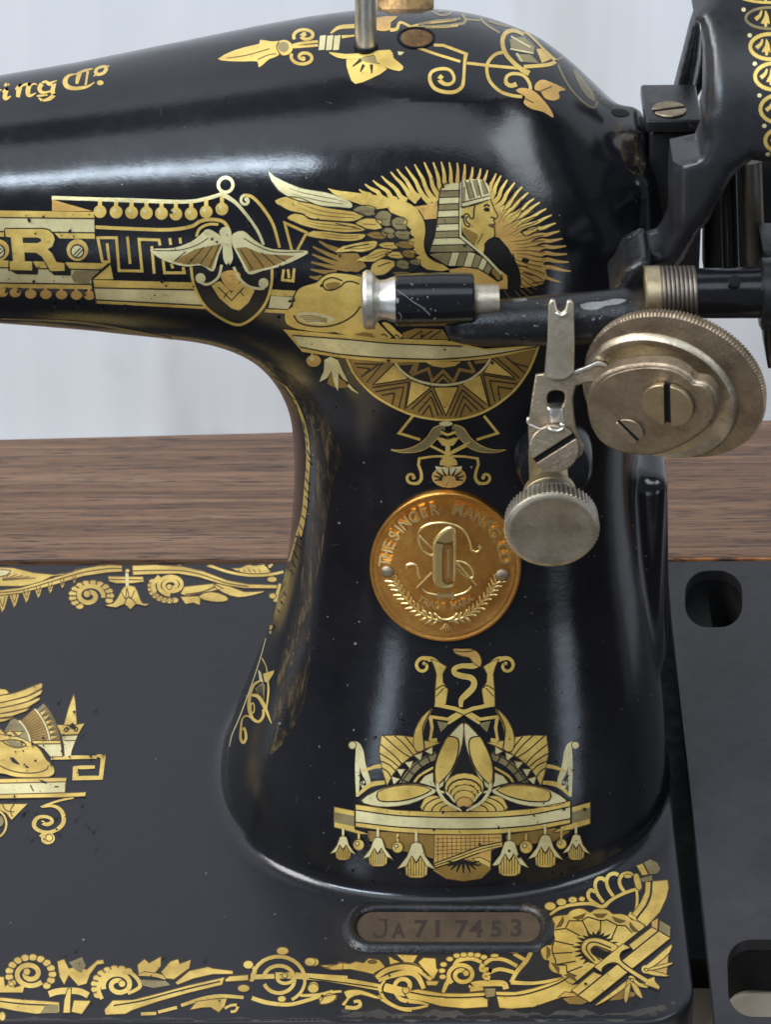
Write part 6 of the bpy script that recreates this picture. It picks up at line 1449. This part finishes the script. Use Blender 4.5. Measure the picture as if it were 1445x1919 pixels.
d.fill('gold', [(-60, 1380), (300, 1378), (120, 1560), (60, 1480), (-60, 1420)], 2); d.line('ink2', [(20, 1380), (60, 1450), (150, 1470)], 1.6, 3); d.line('ink2', [(150, 1380), (110, 1450), (130, 1520)], 1.6, 3); d.ring('gold', -60, 1600, 125, 4, 3, 150, -80, 80); d.dot('olive', -10, 1570, 45, 3, 60)
d.build()
# serial number, punched
def hit_plate(px, py): return onZ(px, py, 0.03), Vector((0, 0, 1))
M['stamp'] = M['ink']
for c, x, y, sz, xs in (('A', 747, 1759, 42, 0.9), ('7', 788, 1758, 50, 1.1), ('1', 820, 1758, 50, 1.2), ('7', 864, 1758, 50, 1.1), ('4', 893, 1758, 50, 1.1), ('5', 930, 1757, 46, 1.1), ('3', 968, 1756, 50, 1.15)):
    put_text('digit' if c != 'A' else 'letter', [(c, x, y-2, sz*.9, 0, xs)], M['punch'], hit_plate, panel, 0.006, False)
d = Decal('letter', ID, hit_plate, panel, 0.004, 8); d.line('punch', [(710, 1724), (728, 1724)], 3, 1); d.line('punch', [(722, 1724), (723, 1745), (716, 1755), (705, 1755), (700, 1747)], 4, 1); d.build()
# paint worn off along the front edge
M['worn'] = metal('worn_edge_metal', (0.07, 0.062, 0.055), (0.04, 0.036, 0.034), 0.5, 0.6, (0.03, 0.028, 0.028), 0.5, 0.35)
d = Decal('worn_paint', ID, hitbody, bed_arm, 0.003, 10)
rw = np.random.RandomState(11)
def wob(x0, x1, y, amp, st=9):
    xs_ = np.arange(x0, x1, st); ph = rw.rand(3)*6
    return [(float(x), float(y+amp*(math.sin(x*.05+ph[0])+.6*math.sin(x*.13+ph[1])+.5*rw.randn()*.5))) for x in xs_]
d.fill('worn', wob(632, 1175, 1897, 4, 6)+[(1205, 1890), (1228, 1886), (1236, 1893), (1205, 1903)]+wob(640, 1180, 1911, 3, 6)[::-1], 0)
d.fill('worn', wob(-10, 620, 1909, 2, 6)+[(630, 1916), (-10, 1916)], 0)
for x, y, r_ in ((648, 1895, 9), (1240, 1890, 12), (1226, 1901, 8), (1262, 1880, 5)): d.fill('worn', [(x+r_*(0.7+.5*rw.rand())*math.cos(k*.9), y+r_*.6*(0.7+.5*rw.rand())*math.sin(k*.9)) for k in range(7)], 0)
for x0, y0, x1, y1 in ((1012, 1702, 1030, 1778), ):
    d2 = [(x0, y0), (x0+14, y0-6), (x1+4, y0+14), (x1+6, y1-20), (x1-6, y1), (x0-4, y1-8), (x0+6, y0+30)]
d.build()
# worn gilt line round the inner curve, then the painted brown reflection
d = Decal('flank_line_transfer', ID, grid=7)
d.line('gold', [(536, 724), (554, 752), (571, 797), (578, 849), (575, 904), (570, 962), (557, 1015), (541, 1070), (524, 1122), (507, 1180)], [3, 5, 6, 7, 8, 9, 12, 13, 9, 4], 1)
d.line('olive', [(0, 597), (150, 604), (290, 628), (400, 652), (470, 684), (536, 724)], [3, 4, 4, 4, 3, 3], 1)
for k in range(26):
    t = k/25; y = 740+430*t; x = float(np.interp(y, [724, 797, 849, 962, 1015, 1070, 1180], [540, 572, 579, 570, 557, 541, 507])); d.line('ink', [(x-6+8*rw.rand(), y), (x+8*rw.rand(), y+8+8*rw.rand())], 1.6, 2)
d.build()
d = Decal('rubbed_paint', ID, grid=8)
d.fill('sheen_wear', [(1150, 225), (1175, 245), (1205, 250), (1208, 330), (1180, 320), (1160, 280)], 0, 3)
d.fill('sheen_wear', [(1130, 160), (1150, 195), (1140, 205), (1105, 170)], 0, 2)
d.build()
d = Decal('painted_reflection', ID, grid=8)  # brown reflection on the left flank, painted on as a translucent film
d.fill('sheen_wear', [(430, 655), (500, 675), (560, 715), (600, 760), (640, 850), (625, 900), (612, 980), (600, 1060), (585, 1130), (582, 1200), (575, 1300), (540, 1380), (500, 1415), (515, 1330), (525, 1240), (550, 1150), (570, 1050), (585, 950), (590, 860), (575, 790), (545, 740), (480, 690)], 0, 3)
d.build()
# dust and small chips all over the casting
d = Decal('paint_chips', ID, grid=8); rc = np.random.RandomState(5)
for k in range(300):
    x, y = rc.rand()*1300, 40+rc.rand()*1850
    if k > 110: x, y = (560+rc.rand()*680, 650+rc.rand()*1040)
    r_ = 0.7+2.3*rc.rand()**3; el_ = 0.4+rc.rand(); a0_ = rc.rand()*3
    d.fillp('chip' if rc.rand() < .6 else 'worn', [(x+r_*math.cos(a0_+q)*el_+.4*rc.randn()*.5, y+r_*math.sin(a0_+q)) for q in (0, 1.2, 2.4, 3.7, 5)], 0)
for k in range(60):
    x, y = 100+rc.rand()*1100, 150+rc.rand()*1550; a = rc.rand()*6.3; L = 5+14*rc.rand()
    d.ribbon('worn', [(x, y), (x+L*math.cos(a), y+L*math.sin(a))], [0.9, 0.5], 0)
for k in range(45):
    x, y = rc.rand()*1240, 1130+rc.rand()*640; a = rc.randn()*.5; L = 12+40*rc.rand()
    if x > 420 and y < 1690: continue
    d.ribbon('worn', [(x, y), (x+L*.5*math.cos(a), y+L*.5*math.sin(a)+1.5), (x+L*math.cos(a), y+L*math.sin(a))], [0.3, 0.8, 0.3], 0)
for k in range(420):
    x, y = [(rc.rand()*560, 390+rc.rand()*200), (520+rc.rand()*520, 330+rc.rand()*450), (640+rc.rand()*480, 1330+rc.rand()*330), (rc.rand()*1250, 1780+rc.rand()*120), (rc.rand()*200, 1290+rc.rand()*300)][k % 5]
    r_ = 0.8+2.6*rc.rand()**2.5
    d.fillp('ink', [(x+r_*(.6+rc.rand())*math.cos(q), y+r_*(.6+rc.rand())*math.sin(q)) for q in (0, 1.2, 2.4, 3.7, 5)], 13)
d.build(kind='stuff')
d = fb('paint_flecks', ID)
for x, y, r_ in ((985, 1762, 7), (994, 1761, 6), (782, 1779, 4), (860, 1781, 3)): d.dot('pale', x, y, r_, 1, r_*.7)
d.build(kind='stuff')

# scuffs on the black sleeve and the casting of the winder
M['scuff'] = metal('scuffed_grey', (0.22, 0.22, 0.22), (0.13, 0.13, 0.125), 0.45, 0.6, (0.06, 0.06, 0.06), 0.4, 0.3)
def mesh_hit(o):
    b = BVHTree.FromPolygons([tuple(v.co) for v in o.data.vertices], [tuple(p.vertices) for p in o.data.polygons])
    def h(px, py):
        r = b.ray_cast(CAM, ray(px, py)); return (r[0], r[1]) if r[0] is not None else (None, None)
    return h
d = Decal('scratches', ID, mesh_hit(sleeve_o), winder, 0.003, 4)
d.line('scuff', [(742, 542), (758, 553), (775, 566), (790, 575), (806, 590)], [0.8, 1.2, 1.6, 2.2, 2.8], 0)
d.line('scuff', [(746, 585), (752, 592), (750, 602)], [1.5, 2, 1], 0); d.dot('scuff', 745, 563, 3, 0, 5); d.dot('scuff', 815, 597, 2.4, 0)
for k in range(24): d.dot('chip', 746+rc.rand()*136, 520+rc.rand()*86, 0.6+1.1*rc.rand()**2, 0)
d.build(kind='stuff')
d = Decal('scratches', ID, mesh_hit(cast_o), winder, 0.003, 5)
d.fill('scuff', [(1088, 571), (1110, 566), (1130, 565), (1152, 560), (1175, 562), (1160, 570), (1135, 573), (1120, 580), (1095, 580)], 0, 2)
d.fill('scuff', [(960, 562), (985, 559), (990, 563), (966, 566)], 0)
for k in range(40): d.dot('chip', 930+rc.rand()*270, 560+rc.rand()*75, 0.7+1.6*rc.rand()**2, 0)
d.build(kind='stuff')
